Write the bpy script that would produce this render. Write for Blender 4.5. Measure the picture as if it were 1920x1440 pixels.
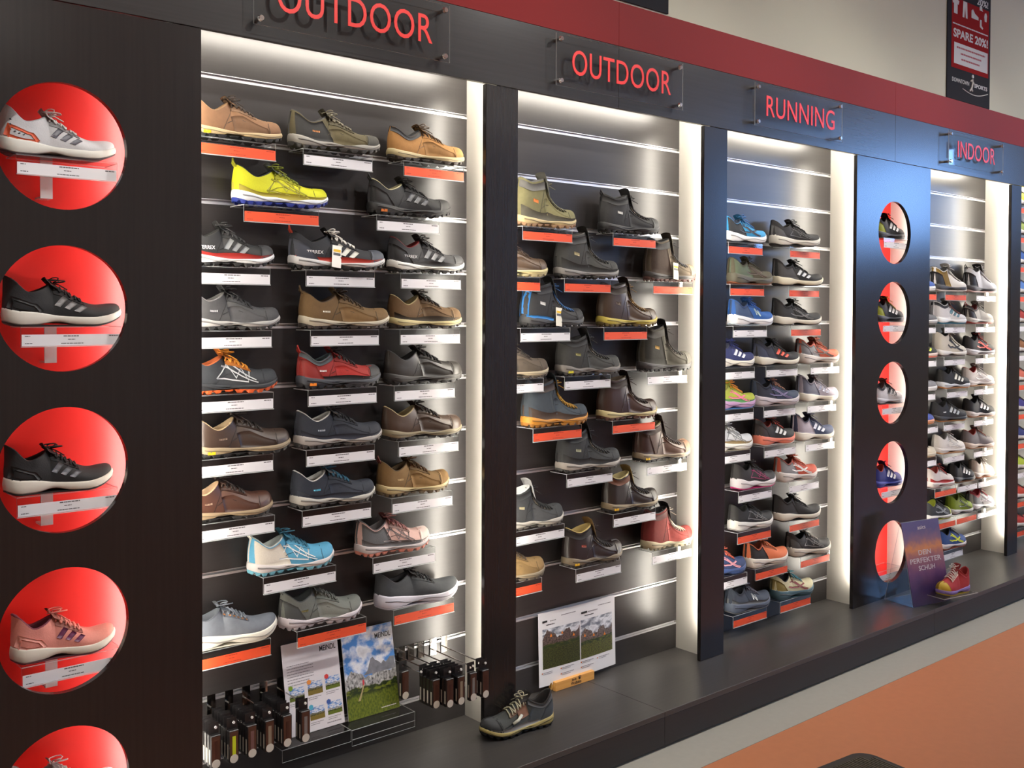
import bpy, math, random
import numpy as np
from mathutils import Matrix, Vector

for _o in list(bpy.data.objects):
    bpy.data.objects.remove(_o)
SC = bpy.context.scene
COL = SC.collection
PI = math.pi
rnd = random.Random(7)

# ---------------------------------------------------------------- camera
cam_d = bpy.data.cameras.new('camera')
cam = bpy.data.objects.new('camera', cam_d)
COL.objects.link(cam)
cam_d.sensor_width = 36.0
cam_d.lens = 1899.06 / 1920 * 36
cam_d.shift_y = (622.53 - 720) / 1920
cam_d.clip_start = 0.05
cam.matrix_world = (Matrix.Translation((0, -2.9002, 1.7163)) @ Matrix.Rotation(-0.7049, 4, 'Z')
                    @ Matrix.Rotation(PI / 2 - 0.0191, 4, 'X') @ Matrix.Rotation(0.0038, 4, 'Z'))
SC.camera = cam

# ---------------------------------------------------------------- world, exposure
W = bpy.data.worlds.new('world')
SC.world = W
W.use_nodes = True
W.node_tree.nodes['Background'].inputs[0].default_value = (0.55, 0.65, 0.8, 1)
W.node_tree.nodes['Background'].inputs[1].default_value = 0.15
vs = SC.view_settings
vs.view_transform = 'Standard'
vs.look = 'None'
vs.gamma = 1.0
vs.use_curve_mapping = False
vs.exposure = 0.0
SC.cycles.use_denoising = True
SC.cycles.max_bounces = 8
SC.cycles.transparent_max_bounces = 24
SC.cycles.sample_clamp_indirect = 4.0
SC.cycles.caustics_reflective = False
SC.cycles.caustics_refractive = False

LED = 110.0          # strength of the strips behind the pillar edges
LED_HEAD = 110.0      # strip behind the header
LED_BOX = 48.0       # strips inside the red niches
PANEL = 16.0        # ceiling luminaires
SPOT_W = 150.0      # track spots in watt
DAY = 19.0           # daylight windows


# ---------------------------------------------------------------- helpers
def lin(c):
    r = []
    for v in c[:3]:
        v = v / 255.0
        r.append(v / 12.92 if v <= 0.04045 else ((v + 0.055) / 1.055) ** 2.4)
    return (r[0], r[1], r[2], 1.0)


MATS = {}


def mat(name, c, rough=0.6, metal=0.0, spec=0.5, noise=0.0, scale=60.0, bump=0.0, coat=0.0):
    key = (name, tuple(c), rough, metal, noise, scale, bump)
    if key in MATS:
        return MATS[key]
    m = bpy.data.materials.new(name)
    m.use_nodes = True
    nt = m.node_tree
    b = nt.nodes['Principled BSDF']
    b.inputs['Base Color'].default_value = lin(c)
    b.inputs['Roughness'].default_value = rough
    b.inputs['Metallic'].default_value = metal
    b.inputs['Specular IOR Level'].default_value = spec
    b.inputs['Coat Weight'].default_value = coat
    if noise or bump:
        tc = nt.nodes.new('ShaderNodeTexCoord')
        nz = nt.nodes.new('ShaderNodeTexNoise')
        nz.inputs['Scale'].default_value = scale
        nz.inputs['Detail'].default_value = 4
        nt.links.new(tc.outputs['Object'], nz.inputs['Vector'])
        if noise:
            mx = nt.nodes.new('ShaderNodeMix')
            mx.data_type = 'RGBA'
            l = lin(c)
            mx.inputs['A'].default_value = (l[0] * (1 - noise), l[1] * (1 - noise), l[2] * (1 - noise), 1)
            mx.inputs['B'].default_value = (min(1, l[0] * (1 + noise)), min(1, l[1] * (1 + noise)), min(1, l[2] * (1 + noise)), 1)
            nt.links.new(nz.outputs['Fac'], mx.inputs['Factor'])
            nt.links.new(mx.outputs['Result'], b.inputs['Base Color'])
        if bump:
            bp = nt.nodes.new('ShaderNodeBump')
            bp.inputs['Strength'].default_value = bump
            bp.inputs['Distance'].default_value = 0.002
            nt.links.new(nz.outputs['Fac'], bp.inputs['Height'])
            nt.links.new(bp.outputs['Normal'], b.inputs['Normal'])
    MATS[key] = m
    return m


def emit(name, c, s):
    key = ('emit', name)
    if key in MATS:
        return MATS[key]
    m = bpy.data.materials.new(name)
    m.use_nodes = True
    nt = m.node_tree
    nt.nodes.clear()
    e = nt.nodes.new('ShaderNodeEmission')
    e.inputs[0].default_value = (c[0], c[1], c[2], 1)
    e.inputs[1].default_value = s
    o = nt.nodes.new('ShaderNodeOutputMaterial')
    nt.links.new(e.outputs[0], o.inputs[0])
    MATS[key] = m
    return m


def acrylic(name, tint=(0.96, 0.97, 0.97), haze=0.0, ior=1.45, rough=0.03):
    """clear plastic sheet: Fresnel reflection over a clear body, a little haze"""
    m = bpy.data.materials.new(name)
    m.use_nodes = True
    nt = m.node_tree
    nt.nodes.clear()
    tr = nt.nodes.new('ShaderNodeBsdfTransparent')
    tr.inputs[0].default_value = (*tint, 1)
    gl = nt.nodes.new('ShaderNodeBsdfGlossy')
    gl.inputs['Roughness'].default_value = rough
    df = nt.nodes.new('ShaderNodeBsdfDiffuse')
    df.inputs[0].default_value = (0.85, 0.87, 0.88, 1)
    fr = nt.nodes.new('ShaderNodeFresnel')
    fr.inputs[0].default_value = ior
    m1 = nt.nodes.new('ShaderNodeMixShader')
    m1.inputs[0].default_value = haze
    m2 = nt.nodes.new('ShaderNodeMixShader')
    o = nt.nodes.new('ShaderNodeOutputMaterial')
    nt.links.new(tr.outputs[0], m1.inputs[1])
    nt.links.new(df.outputs[0], m1.inputs[2])
    ge = nt.nodes.new('ShaderNodeNewGeometry')
    iv = nt.nodes.new('ShaderNodeMath')
    iv.operation = 'SUBTRACT'
    iv.inputs[0].default_value = 1.0
    nt.links.new(ge.outputs['Backfacing'], iv.inputs[1])
    ml = nt.nodes.new('ShaderNodeMath')
    ml.operation = 'MULTIPLY'
    nt.links.new(fr.outputs[0], ml.inputs[0])
    nt.links.new(iv.outputs[0], ml.inputs[1])
    nt.links.new(ml.outputs[0], m2.inputs[0])
    nt.links.new(m1.outputs[0], m2.inputs[1])
    nt.links.new(gl.outputs[0], m2.inputs[2])
    nt.links.new(m2.outputs[0], o.inputs[0])
    return m


def laminate(name, dark, light, rough=0.38, along=0, bump=0.15):
    """dark wood-grain laminate: fine streaks running along one axis"""
    m = bpy.data.materials.new(name)
    m.use_nodes = True
    nt = m.node_tree
    b = nt.nodes['Principled BSDF']
    tc = nt.nodes.new('ShaderNodeTexCoord')
    mp = nt.nodes.new('ShaderNodeMapping')
    sc = [90.0, 90.0, 90.0]
    sc[along] = 2.5
    mp.inputs['Scale'].default_value = sc
    nz = nt.nodes.new('ShaderNodeTexNoise')
    nz.inputs['Scale'].default_value = 1.0
    nz.inputs['Detail'].default_value = 5
    mx = nt.nodes.new('ShaderNodeMix')
    mx.data_type = 'RGBA'
    mx.inputs['A'].default_value = lin(dark)
    mx.inputs['B'].default_value = lin(light)
    nt.links.new(tc.outputs['Object'], mp.inputs['Vector'])
    nt.links.new(mp.outputs[0], nz.inputs['Vector'])
    nt.links.new(nz.outputs['Fac'], mx.inputs['Factor'])
    nt.links.new(mx.outputs['Result'], b.inputs['Base Color'])
    b.inputs['Roughness'].default_value = rough
    bp = nt.nodes.new('ShaderNodeBump')
    bp.inputs['Strength'].default_value = bump
    bp.inputs['Distance'].default_value = 0.0006
    nt.links.new(nz.outputs['Fac'], bp.inputs['Height'])
    nt.links.new(bp.outputs['Normal'], b.inputs['Normal'])
    return m


def mesh_data(name, V, F, mats, smooth=False, mi=None):
    me = bpy.data.meshes.new(name)
    me.from_pydata([tuple(map(float, v)) for v in V], [], F)
    for m in (mats if isinstance(mats, (list, tuple)) else [mats]):
        me.materials.append(m)
    if mi is not None:
        me.polygons.foreach_set('material_index', mi)
    if smooth:
        me.polygons.foreach_set('use_smooth', [True] * len(me.polygons))
    me.update()
    return me


def link(name, data, parent=None, loc=None, rot=None):
    o = bpy.data.objects.new(name, data)
    COL.objects.link(o)
    if parent is not None:
        o.parent = parent
    if loc is not None:
        o.location = loc
    if rot is not None:
        o.rotation_euler = rot
    return o


def tag(o, label, cat=None, group=None, kind=None):
    o['label'] = label
    if cat:
        o['category'] = cat
    if group:
        o['group'] = group
    if kind:
        o['kind'] = kind
    return o


def thing(name, label, cat, loc=(0, 0, 0), rz=0.0, group=None):
    return tag(link(name, None, None, loc, (0, 0, rz)), label, cat, group)


class MB:
    def __init__(s):
        s.V = []
        s.F = []
        s.M = []

    def add(s, V, F, m=0):
        n = len(s.V)
        s.V += [tuple(v) for v in V]
        s.F += [[i + n for i in f] for f in F]
        s.M += [m] * len(F)
        return s

    def box(s, x0, x1, y0, y1, z0, z1, m=0):
        V = [(x, y, z) for z in (z0, z1) for y in (y0, y1) for x in (x0, x1)]
        return s.add(V, [(0, 2, 3, 1), (4, 5, 7, 6), (0, 1, 5, 4), (2, 6, 7, 3), (0, 4, 6, 2), (1, 3, 7, 5)], m)

    def bbox(s, x0, x1, y0, y1, z0, z1, b=0.002, m=0):
        """box with chamfered vertical-plane edges (all 12 edges cut)"""
        xs, ys, zs = (x0, x1), (y0, y1), (z0, z1)
        V = []
        idx = {}
        for i in (0, 1):
            for j in (0, 1):
                for k in (0, 1):
                    sx, sy, sz = (b if i == 0 else -b), (b if j == 0 else -b), (b if k == 0 else -b)
                    idx[i, j, k] = len(V)
                    V += [(xs[i], ys[j] + sy, zs[k] + sz), (xs[i] + sx, ys[j], zs[k] + sz), (xs[i] + sx, ys[j] + sy, zs[k])]
        F = []
        q = lambda i, j, k, a: idx[i, j, k] + a
        for i in (0, 1):
            F.append([q(i, 0, 0, 0), q(i, 1, 0, 0), q(i, 1, 1, 0), q(i, 0, 1, 0)][::(1 if i else -1)])
            F.append([q(0, i, 0, 1), q(1, i, 0, 1), q(1, i, 1, 1), q(0, i, 1, 1)][::(-1 if i else 1)])
            F.append([q(0, 0, i, 2), q(1, 0, i, 2), q(1, 1, i, 2), q(0, 1, i, 2)][::(1 if i else -1)])
        for i in (0, 1):
            for j in (0, 1):
                F.append([q(i, j, 0, 0), q(i, j, 1, 0), q(i, j, 1, 1), q(i, j, 0, 1)])
                F.append([q(i, 0, j, 0), q(i, 1, j, 0), q(i, 1, j, 2), q(i, 0, j, 2)])
                F.append([q(0, i, j, 1), q(1, i, j, 1), q(1, i, j, 2), q(0, i, j, 2)])
                for k in (0, 1):
                    F.append([q(i, j, k, 0), q(i, j, k, 1), q(i, j, k, 2)])
        return s.add(V, F, m)

    def cyl(s, c, r, h, axis=2, n=16, m=0, r2=None):
        r2 = r if r2 is None else r2
        V = []
        for k, rr in ((0, r), (1, r2)):
            for i in range(n):
                a = 2 * PI * i / n
                p = [rr * math.cos(a), rr * math.sin(a)]
                v = [0, 0, 0]
                ax = [(1, 2), (2, 0), (0, 1)][axis]
                v[ax[0]], v[ax[1]], v[axis] = p[0], p[1], h * k
                V.append((c[0] + v[0], c[1] + v[1], c[2] + v[2]))
        F = [list(range(n))[::-1], list(range(n, 2 * n))]
        F += [[i, (i + 1) % n, n + (i + 1) % n, n + i] for i in range(n)]
        return s.add(V, F, m)

    def tube(s, P, r, n=6, m=0, closed=False):
        P = [np.array(p, float) for p in P]
        V = []
        k = len(P)
        for i, p in enumerate(P):
            a = P[(i + 1) % k] if (closed or i < k - 1) else P[i]
            b = P[i - 1] if (closed or i > 0) else P[i]
            t = a - b
            t = t / (np.linalg.norm(t) + 1e-9)
            u = np.cross(t, (0, 0, 1.0)) if abs(t[2]) < 0.9 else np.cross(t, (1.0, 0, 0))
            u /= np.linalg.norm(u)
            w = np.cross(t, u)
            for j in range(n):
                q = 2 * PI * j / n
                V.append(p + r * (math.cos(q) * u + math.sin(q) * w))
        F = []
        for i in range(k if closed else k - 1):
            for j in range(n):
                F.append([i * n + j, i * n + (j + 1) % n, ((i + 1) % k) * n + (j + 1) % n, ((i + 1) % k) * n + j])
        if not closed:
            F += [list(range(n))[::-1], [(k - 1) * n + j for j in range(n)]]
        return s.add(V, F, m)

    def data(s, name, mats, smooth=False):
        return mesh_data(name, s.V, s.F, mats, smooth, s.M)

    def obj(s, name, mats, parent=None, loc=None, rot=None, smooth=False):
        return link(name, s.data(name, mats, smooth), parent, loc, rot)


def text_data(name, body, size, m, depth=0.001, weight=0.0, align='LEFT', spacing=1.0):
    cu = bpy.data.curves.new(name, 'FONT')
    cu.body = body
    cu.size = size
    cu.extrude = depth
    cu.offset = weight
    cu.align_x = align
    cu.space_character = spacing
    cu.resolution_u = 4
    o = bpy.data.objects.new(name, cu)
    COL.objects.link(o)
    bpy.context.view_layer.update()
    dg = bpy.context.evaluated_depsgraph_get()
    me = bpy.data.meshes.new_from_object(o.evaluated_get(dg))
    me.name = name
    bpy.data.objects.remove(o)
    bpy.data.curves.remove(cu)
    me.materials.clear()
    me.materials.append(m)
    return me


def text(name, body, x0, x1, z0, z1, y, m, parent=None, depth=0.0008, weight=0.0, spacing=1.0):
    """lettering in the XZ plane facing -Y, stretched to the given rectangle"""
    me = text_data(name, body, 1.0, m, 0.0, weight, 'LEFT', spacing)
    co = np.zeros(len(me.vertices) * 3)
    me.vertices.foreach_get('co', co)
    co = co.reshape(-1, 3)
    a, b = co.min(0), co.max(0)
    X = x0 + (co[:, 0] - a[0]) / (b[0] - a[0]) * (x1 - x0)
    Z = z0 + (co[:, 1] - a[1]) / (b[1] - a[1]) * (z1 - z0)
    F = [list(p.vertices) for p in me.polygons]
    n = len(X)
    V = [(X[i], y - depth, Z[i]) for i in range(n)] + [(X[i], y, Z[i]) for i in range(n)]
    ec = {}
    for f in F:
        for i in range(len(f)):
            ec.setdefault(frozenset((f[i], f[(i + 1) % len(f)])), []).append((f[i], f[(i + 1) % len(f)]))
    G = list(F)
    for e in ec.values():
        if len(e) == 1:
            p, q = e[0]
            G.append([q, p, p + n, q + n])
    bpy.data.meshes.remove(me)
    return link(name, mesh_data(name, V, G, m), parent)


# ---------------------------------------------------------------- materials of the place
M_PIL = laminate('dark_laminate_upright', (31, 28, 28), (42, 38, 37), 0.21, 2, 0.05)
M_HEAD = laminate('dark_laminate_header_lit', (45, 44, 44), (57, 56, 56), 0.22, 0, 0.06)  # same laminate, base lightened to stand in for ceiling light on it
M_PAN = laminate('dark_laminate_panel', (34, 32, 32), (46, 43, 43), 0.33, 0)
M_KICK = laminate('dark_laminate_kickboard', (33, 29, 28), (44, 39, 37), 0.5, 0, 0.05)
M_TOP = laminate('dark_laminate_deck', (56, 54, 53), (72, 69, 67), 0.36, 0, 0.25)
M_WHITE = mat('white_board', (226, 222, 212), 0.45)
M_RED_IN = mat('red_niche_paint', (206, 28, 22), 0.34, spec=0.6)
M_REDBAND = mat('red_fascia_lacquer', (120, 18, 16), 0.62, spec=0.2)
M_ALU = mat('aluminium_rail', (232, 232, 234), 0.42, 0.9)
M_CHROME = mat('chrome', (225, 222, 218), 0.12, 1.0)
M_WALL = mat('cream_wall_paint', (198, 197, 176), 0.85, noise=0.03, scale=3.0)
M_CEIL = mat('ceiling_paint', (242, 242, 240), 0.9)
M_ORANGE = mat('orange_linoleum', (198, 126, 86), 0.5, noise=0.07, scale=26.0)
M_GREY = mat('grey_floor_strip', (176, 173, 162), 0.5, noise=0.06, scale=34.0)
M_ACR = acrylic('clear_acrylic')
M_ACR_EDGE = acrylic('light_piped_acrylic_edge', (0.9, 0.95, 0.94), 0.5)  # whitish haze stands in for light piped out at the sheet edges
M_LED = emit('led_strip_light', (1.0, 0.93, 0.82), LED)
M_LEDH = emit('header_led_light', (1.0, 0.93, 0.82), LED_HEAD)
M_LEDB = emit('niche_led_light', (1.0, 0.90, 0.84), LED_BOX)
M_PANEL = emit('luminaire_diffuser', (1.0, 0.97, 0.92), PANEL)
M_DAY = emit('daylight_glass', (0.24, 0.48, 1.0), DAY)
M_PAPER = mat('white_paper', (228, 227, 230), 0.6)
M_STRIP_O = mat('orange_price_paper', (230, 82, 42), 0.6)
M_INK = mat('grey_ink', (96, 92, 95), 0.7)
M_INKO = mat('dark_orange_ink', (176, 56, 28), 0.7)
M_BLACK = mat('black_plastic', (20, 19, 20), 0.45)
M_LETTER = mat('red_sign_letter', (236, 34, 24), 0.4)

# ---------------------------------------------------------------- the room
ZP = 0.1476          # deck height of the plinth
YB = 0.1992          # face of the slat walls
ZH = 2.5572          # underside of the header
ZR = 2.812           # header / red band joint
ZT = 2.992           # top of the red band
SL0 = 2.4689         # first slat
RX0, RX1, RY0, RY1, RZ1 = -3.5, 14.0, -8.6, 0.30, 4.3

o = MB().box(RX0, RX1, RY0, -0.478, -0.05, 0.0).obj('floor', M_ORANGE)
tag(o, 'orange speckled linoleum shop floor', kind='structure')
o = MB().box(RX0, RX1, -0.476, RY1, -0.05, 0.0).obj('trim_1', M_GREY)
tag(o, 'grey floor strip running along the plinth', kind='structure')
o = MB().box(RX0, RX1, RY1, RY1 + 0.1, 0, RZ1).obj('wall_back', M_WALL)
tag(o, 'cream painted wall above the red band', kind='structure')
o = MB().box(RX0 - 0.1, RX0, RY0, RY1, 0, RZ1).obj('wall_left', M_WALL)
tag(o, 'cream shop wall behind the viewer', kind='structure')
o = MB().box(RX0, RX1, RY0 - 0.1, RY0, 0, RZ1).obj('wall_front', mat('shop_wall_opposite', (222, 220, 214), 0.85))
tag(o, 'shop wall facing the shoe display', kind='structure')
# end wall with two daylight windows
mb = MB()
wins = [(-5.5, -4.0), (-7.2, -5.7)]
wz0, wz1 = 2.74, 4.10
mb.box(RX1, RX1 + 0.12, RY0, RY1, 0, wz0).box(RX1, RX1 + 0.12, RY0, RY1, wz1, RZ1)
ys = [RY0] + [v for w in wins[::-1] for v in w] + [RY1]
for i in range(0, len(ys), 2):
    mb.box(RX1, RX1 + 0.12, ys[i], ys[i + 1], wz0, wz1)
tag(mb.obj('wall_right', M_WALL), 'far end wall with high windows', kind='structure')
for i, (a, b) in enumerate(wins):
    w = link('window_%d' % (i + 1), None, None, (RX1 + 0.06, 0, 0))
    tag(w, 'high daylight window in the far end wall', kind='structure')
    MB().box(-0.005, 0.005, a + 0.05, b - 0.05, wz0 + 0.05, wz1 - 0.05).obj('pane', M_DAY, w)
    f = MB()
    f.box(-0.05, 0.03, a, a + 0.05, wz0, wz1).box(-0.05, 0.03, b - 0.05, b, wz0, wz1)
    f.box(-0.05, 0.03, a + 0.05, b - 0.05, wz0, wz0 + 0.05).box(-0.05, 0.03, a + 0.05, b - 0.05, wz1 - 0.05, wz1)
    f.obj('window_frame', mat('window_frame_grey', (110, 112, 115), 0.5), w)
o = MB().box(RX0, RX1, RY0, RY1, RZ1, RZ1 + 0.08).obj('ceiling', M_CEIL)
tag(o, 'plain painted shop ceiling', kind='structure')

# ceiling luminaires, front row added to brighten the upper wall, and track spots
for j, y in enumerate((-1.1, -6.6)):
    for i, x in enumerate((-1.0, 2.0, 5.0, 8.0, 11.0)):
        t = thing('ceiling_light', 'flat rectangular ceiling luminaire in the %s row' % ('front' if j == 0 else 'rear'),
                  'ceiling light', (x, y, RZ1 - 0.05), 0, 'ceiling luminaires, row %s' % ('front' if j == 0 else 'rear'))
        mb = MB().box(-0.62, 0.62, -0.17, -0.15, 0, 0.05).box(-0.62, 0.62, 0.15, 0.17, 0, 0.05)
        mb.box(-0.62, -0.6, -0.15, 0.15, 0, 0.05).box(0.6, 0.62, -0.15, 0.15, 0, 0.05)
        mb.obj('frame', M_WHITE, t)
        MB().box(-0.6, 0.6, -0.15, 0.15, 0.02, 0.04).obj('diffuser', M_PANEL, t)


def track_spot(x, y, target, power):
    z = RZ1 - 0.25
    t = thing('track_spot', 'small black track spotlight aimed at the shoe wall', 'spotlight', (x, y, z), 0, 'track spotlights')
    d = Vector(target) - Vector((x, y, z))
    q = d.to_track_quat('-Z', 'Y').to_euler()
    MB().cyl((0, 0, 0.0), 0.045, 0.12, 2, 20).obj('housing', M_BLACK, t, None, q, True)
    MB().tube([(0, 0, 0.06), (0, 0, 0.25)], 0.012, 8).obj('stem', M_BLACK, t)
    ld = bpy.data.lights.new('spot_beam', 'SPOT')
    ld.energy = power
    ld.color = (1.0, 0.97, 0.92)
    ld.spot_size = math.radians(75)
    ld.spot_blend = 0.9
    ld.shadow_soft_size = 0.05
    link('spot_beam', ld, t, Vector(d.normalized() * 0.02), q)


for x, tx, pw in ((0.9, 0.3, 0.9), (2.7, 1.8, 1.0), (4.3, 3.3, 1.0), (5.9, 4.8, 1.0), (7.4, 6.3, 1.0), (9.0, 7.8, 0.6)):
    track_spot(x, -2.0, (tx, 0.0, 1.75), SPOT_W * pw)

# ---------------------------------------------------------------- the fixture: pillars, header, plinth, slat walls
OVER = 0.066         # how far a pillar front overhangs its white side boards
PILLARS = [(0.4690, 1.2523, True, 'wide dark pillar with round red niches beside the hiking shoe bay'),
           (2.3385, 2.4935, False, 'narrow dark pillar between the hiking shoe bay and the boot bay'),
           (3.5894, 3.7555, False, 'narrow dark pillar between the boot bay and the running bay'),
           (4.8514, 5.6345, True, 'wide dark pillar with round red niches between running and indoor bays'),
           (6.6928, 6.8395, False, 'narrow dark pillar beyond the indoor bay'),
           (7.98, 8.14, False, 'farthest narrow dark pillar at the end of the display')]
HOLES = [2.165 - 0.442 * i for i in range(5)]
HR = 0.1725


def panel_with_holes(x0, x1, z0, z1, cx, holes, r, y0, y1):
    mb = MB()
    n = 64
    cuts = [z0] + [(a + b) / 2 for a, b in zip(sorted(holes)[:-1], sorted(holes)[1:])] + [z1]
    for i, cz in enumerate(sorted(holes)):
        a, b = cuts[i], cuts[i + 1]
        angs = sorted([2 * PI * k / n for k in range(n)] + [math.atan2(dz, dx) % (2 * PI) for dx in (x0 - cx, x1 - cx) for dz in (a - cz, b - cz)])
        rect, circ = [], []
        for t in angs:
            c, s = math.cos(t), math.sin(t)
            k = min(((x1 - cx) / c if c > 1e-9 else (x0 - cx) / c if c < -1e-9 else 1e9),
                    ((b - cz) / s if s > 1e-9 else (a - cz) / s if s < -1e-9 else 1e9))
            rect.append((cx + k * c, cz + k * s))
            circ.append((cx + r * c, cz + r * s))
        m = len(angs)
        V = [(x, y0, z) for x, z in rect] + [(x, y0, z) for x, z in circ] + [(x, y1, z) for x, z in rect] + [(x, y1, z) for x, z in circ]
        F = []
        for k in range(m):
            j = (k + 1) % m
            F += [[k, m + k, m + j, j][::-1], [2 * m + k, 3 * m + k, 3 * m + j, 2 * m + j], [m + k, 3 * m + k, 3 * m + j, m + j][::-1]]
        mb.add(V, F)
    mb.box(x0, x0 + 1e-4, y0, y1, z0, z1).box(x1 - 1e-4, x1, y0, y1, z0, z1).box(x0, x1, y0, y1, z0, z0 + 1e-4)
    return mb


for x0, x1, wide, lab in PILLARS:
    t = thing('display_pillar', lab, 'pillar', ((x0 + x1) / 2, 0, ZP))
    cx = (x0 + x1) / 2
    a, b = x0 - cx, x1 - cx
    H = ZH - 0.003 - ZP
    if wide:
        panel_with_holes(a, b, 0.0, H, 0.0, [h - ZP for h in HOLES], HR, 0.0, 0.02).obj('front_panel', M_PIL, t)
    else:
        MB().bbox(a, b, 0.0, 0.02, 0.0, H, 0.0012).obj('front_panel', M_PIL, t)
    # white side boards, set back under the overhang
    th = 0.012 if wide else 0.005
    MB().box(a + OVER, a + OVER + th, 0.0205, YB + 0.03, 0, H + 0.09).obj('side_board', M_WHITE, t)
    MB().box(b - OVER - th, b - OVER, 0.0205, YB + 0.03, 0, H + 0.09).obj('side_board', M_WHITE, t)
    # LED strips stuck behind the overhanging edges
    for s in (a + 0.046, b - 0.058):
        MB().box(s, s + 0.012, 0.0205, 0.0245, 0.13, H - 0.02).obj('led_strip', M_LED, t)
    if wide:
        MB().box(a + OVER + th, b - OVER - th, YB + 0.003, YB + 0.02, 0, H).obj('niche_back', M_RED_IN, t)
        MB().box(b - OVER - th - 0.04, b - OVER - th - 0.02, 0.0205, 0.0245, 0.03, H - 0.02).obj('led_strip', M_LEDB, t)

# header with its joints, and the red band on top of it
t = thing('header_fascia', 'long dark header board above all the bays', 'header', (0, 0, ZH))
for a, b in ((RX0 + 0.6, 0.8385), (0.8395, 3.0375), (3.0385, 5.2355), (5.2365, 7.434), (7.435, 8.2)):
    MB().bbox(a, b, 0.0, 0.02, 0.0, ZR - ZH, 0.0008).obj('panel', M_HEAD, t)
MB().box(RX0 + 0.6, 8.2, 0.0205, YB + 0.02, 0.10, 0.115).obj('soffit', M_WHITE, t)
for a, b in ((1.2523, 2.3385), (2.4935, 3.5894), (3.7555, 4.8514), (5.6345, 6.6928), (6.8395, 7.98)):
    MB().box(a - 0.05, b + 0.05, 0.0205, 0.0245, 0.080, 0.094).obj('led_strip', M_LEDH, t)
t = thing('red_fascia', 'glossy dark red band on top of the header', 'fascia', (0, 0, ZR))
for a, b in ((RX0 + 0.6, 0.8385), (0.8387, 3.0375), (3.0377, 5.2355), (5.2357, 7.434), (7.4342, 8.2)):
    MB().bbox(a, b, 0.0, RY1 - 0.005, 0.0005, ZT - ZR, 0.0008).obj('panel', M_REDBAND, t)

# plinth
t = thing('display_plinth', 'low dark plinth the whole shoe wall stands on', 'plinth', (0, 0, 0))
YF = -0.2785
for i, (a, b) in enumerate(((RX0 + 0.6, 0.829), (0.830, 3.029), (3.030, 5.189), (5.190, 7.35), (7.351, 8.4))):
    MB().bbox(a, b, YF + (0.0 if i else 0.0), YB + 0.05, ZP - 0.022, ZP, 0.0012).obj('deck_board', M_TOP, t)
    MB().bbox(a, b, YF + 0.001, YF + 0.02, 0.012, ZP - 0.0225, 0.0008).obj('front_board', M_KICK, t)
MB().box(RX0 + 0.6, 8.39, YF + 0.022, RY1 - 0.01, 0.0, ZP - 0.03).obj('carcass', M_BLACK, t)

# slat walls
BAYS = [(1.2523 - OVER, 2.3385 + OVER, 'hiking shoe'), (2.4935 - OVER, 3.5894 + OVER, 'boot'), (3.7555 - OVER, 4.8514 + OVER, 'running'),
        (5.6345 - OVER, 6.6928 + OVER, 'indoor'), (6.8395 - OVER, 7.98 + OVER, 'end')]
RAIL = 0.017
for x0, x1, nm in BAYS:
    t = thing('slat_wall', 'dark slatted back wall with aluminium rails in the %s bay' % nm, 'slat wall', ((x0 + x1) / 2, YB, ZP))
    w = (x1 - x0) / 2 - 0.0005
    edges = [ZH + 0.09] + [SL0 - 0.2 * k for k in range(12)] + [ZP]
    bd = None
    for k in range(13):
        zt = edges[k] - (RAIL / 2 if k else 0)
        zb = edges[k + 1] + (RAIL / 2 if k < 12 else 0)
        MB().bbox(-w, w, 0.0, 0.018, zb - ZP, zt - ZP, 0.0008).obj('board', M_PAN, t)
    rd = MB()
    h = RAIL / 2
    rd.box(-w, w, 0.013, 0.0175, -h, h)                 # channel back
    rd.box(-w, w, -0.0008, 0.013, -h, -h + 0.0032)       # lower lip
    rd.box(-w, w, -0.0008, 0.013, h - 0.0022, h)         # upper lip
    rd.box(-w, w, -0.0008, 0.0006, -h + 0.003, -h + 0.0075)
    rd = rd.data('rail', M_ALU)
    for k in range(12):
        link('rail', rd, t, (0, 0, SL0 - 0.2 * k - ZP))

# ---------------------------------------------------------------- acrylic signs on the header
SIGNS = [('OUTDOOR', 1.405, 2.147, 1.482, 2.07, 'clear sign reading OUTDOOR above the hiking shoe bay'),
         ('OUTDOOR', 2.658, 3.402, 2.739, 3.32, 'clear sign reading OUTDOOR above the boot bay'),
         ('RUNNING', 3.916, 4.652, 4.0, 4.575, 'clear sign reading RUNNING above the running bay'),
         ('INDOOR', 5.78, 6.489, 5.885, 6.37, 'clear sign reading INDOOR above the indoor bay')]
for body, a, b, ta, tb, lab in SIGNS:
    cx = (a + b) / 2
    z0, z1 = 2.592, 2.792
    t = thing('acrylic_sign', lab, 'sign', (cx, 0, z0), 0, 'section signs on the header')
    w, h = (b - a) / 2, z1 - z0
    p = MB().box(-w, w, -0.034, -0.029, 0, h)
    p.M = [1, 1, 0, 0, 1, 1]
    p.obj('plate', [M_ACR, M_ACR_EDGE], t)
    text('lettering', body, ta - cx, tb - cx, 0.052, 0.150, -0.0342, M_LETTER, t, 0.002, 0.002, 1.05)
    for sx in (-w + 0.022, w - 0.022):
        for sz in (0.02, h - 0.02):
            MB().cyl((sx, -0.0005, sz), 0.0075, -0.028, 1, 16).cyl((sx, -0.0342, sz), 0.011, -0.008, 1, 20, 0, 0.008).obj('standoff', M_CHROME, t, smooth=False)

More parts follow.
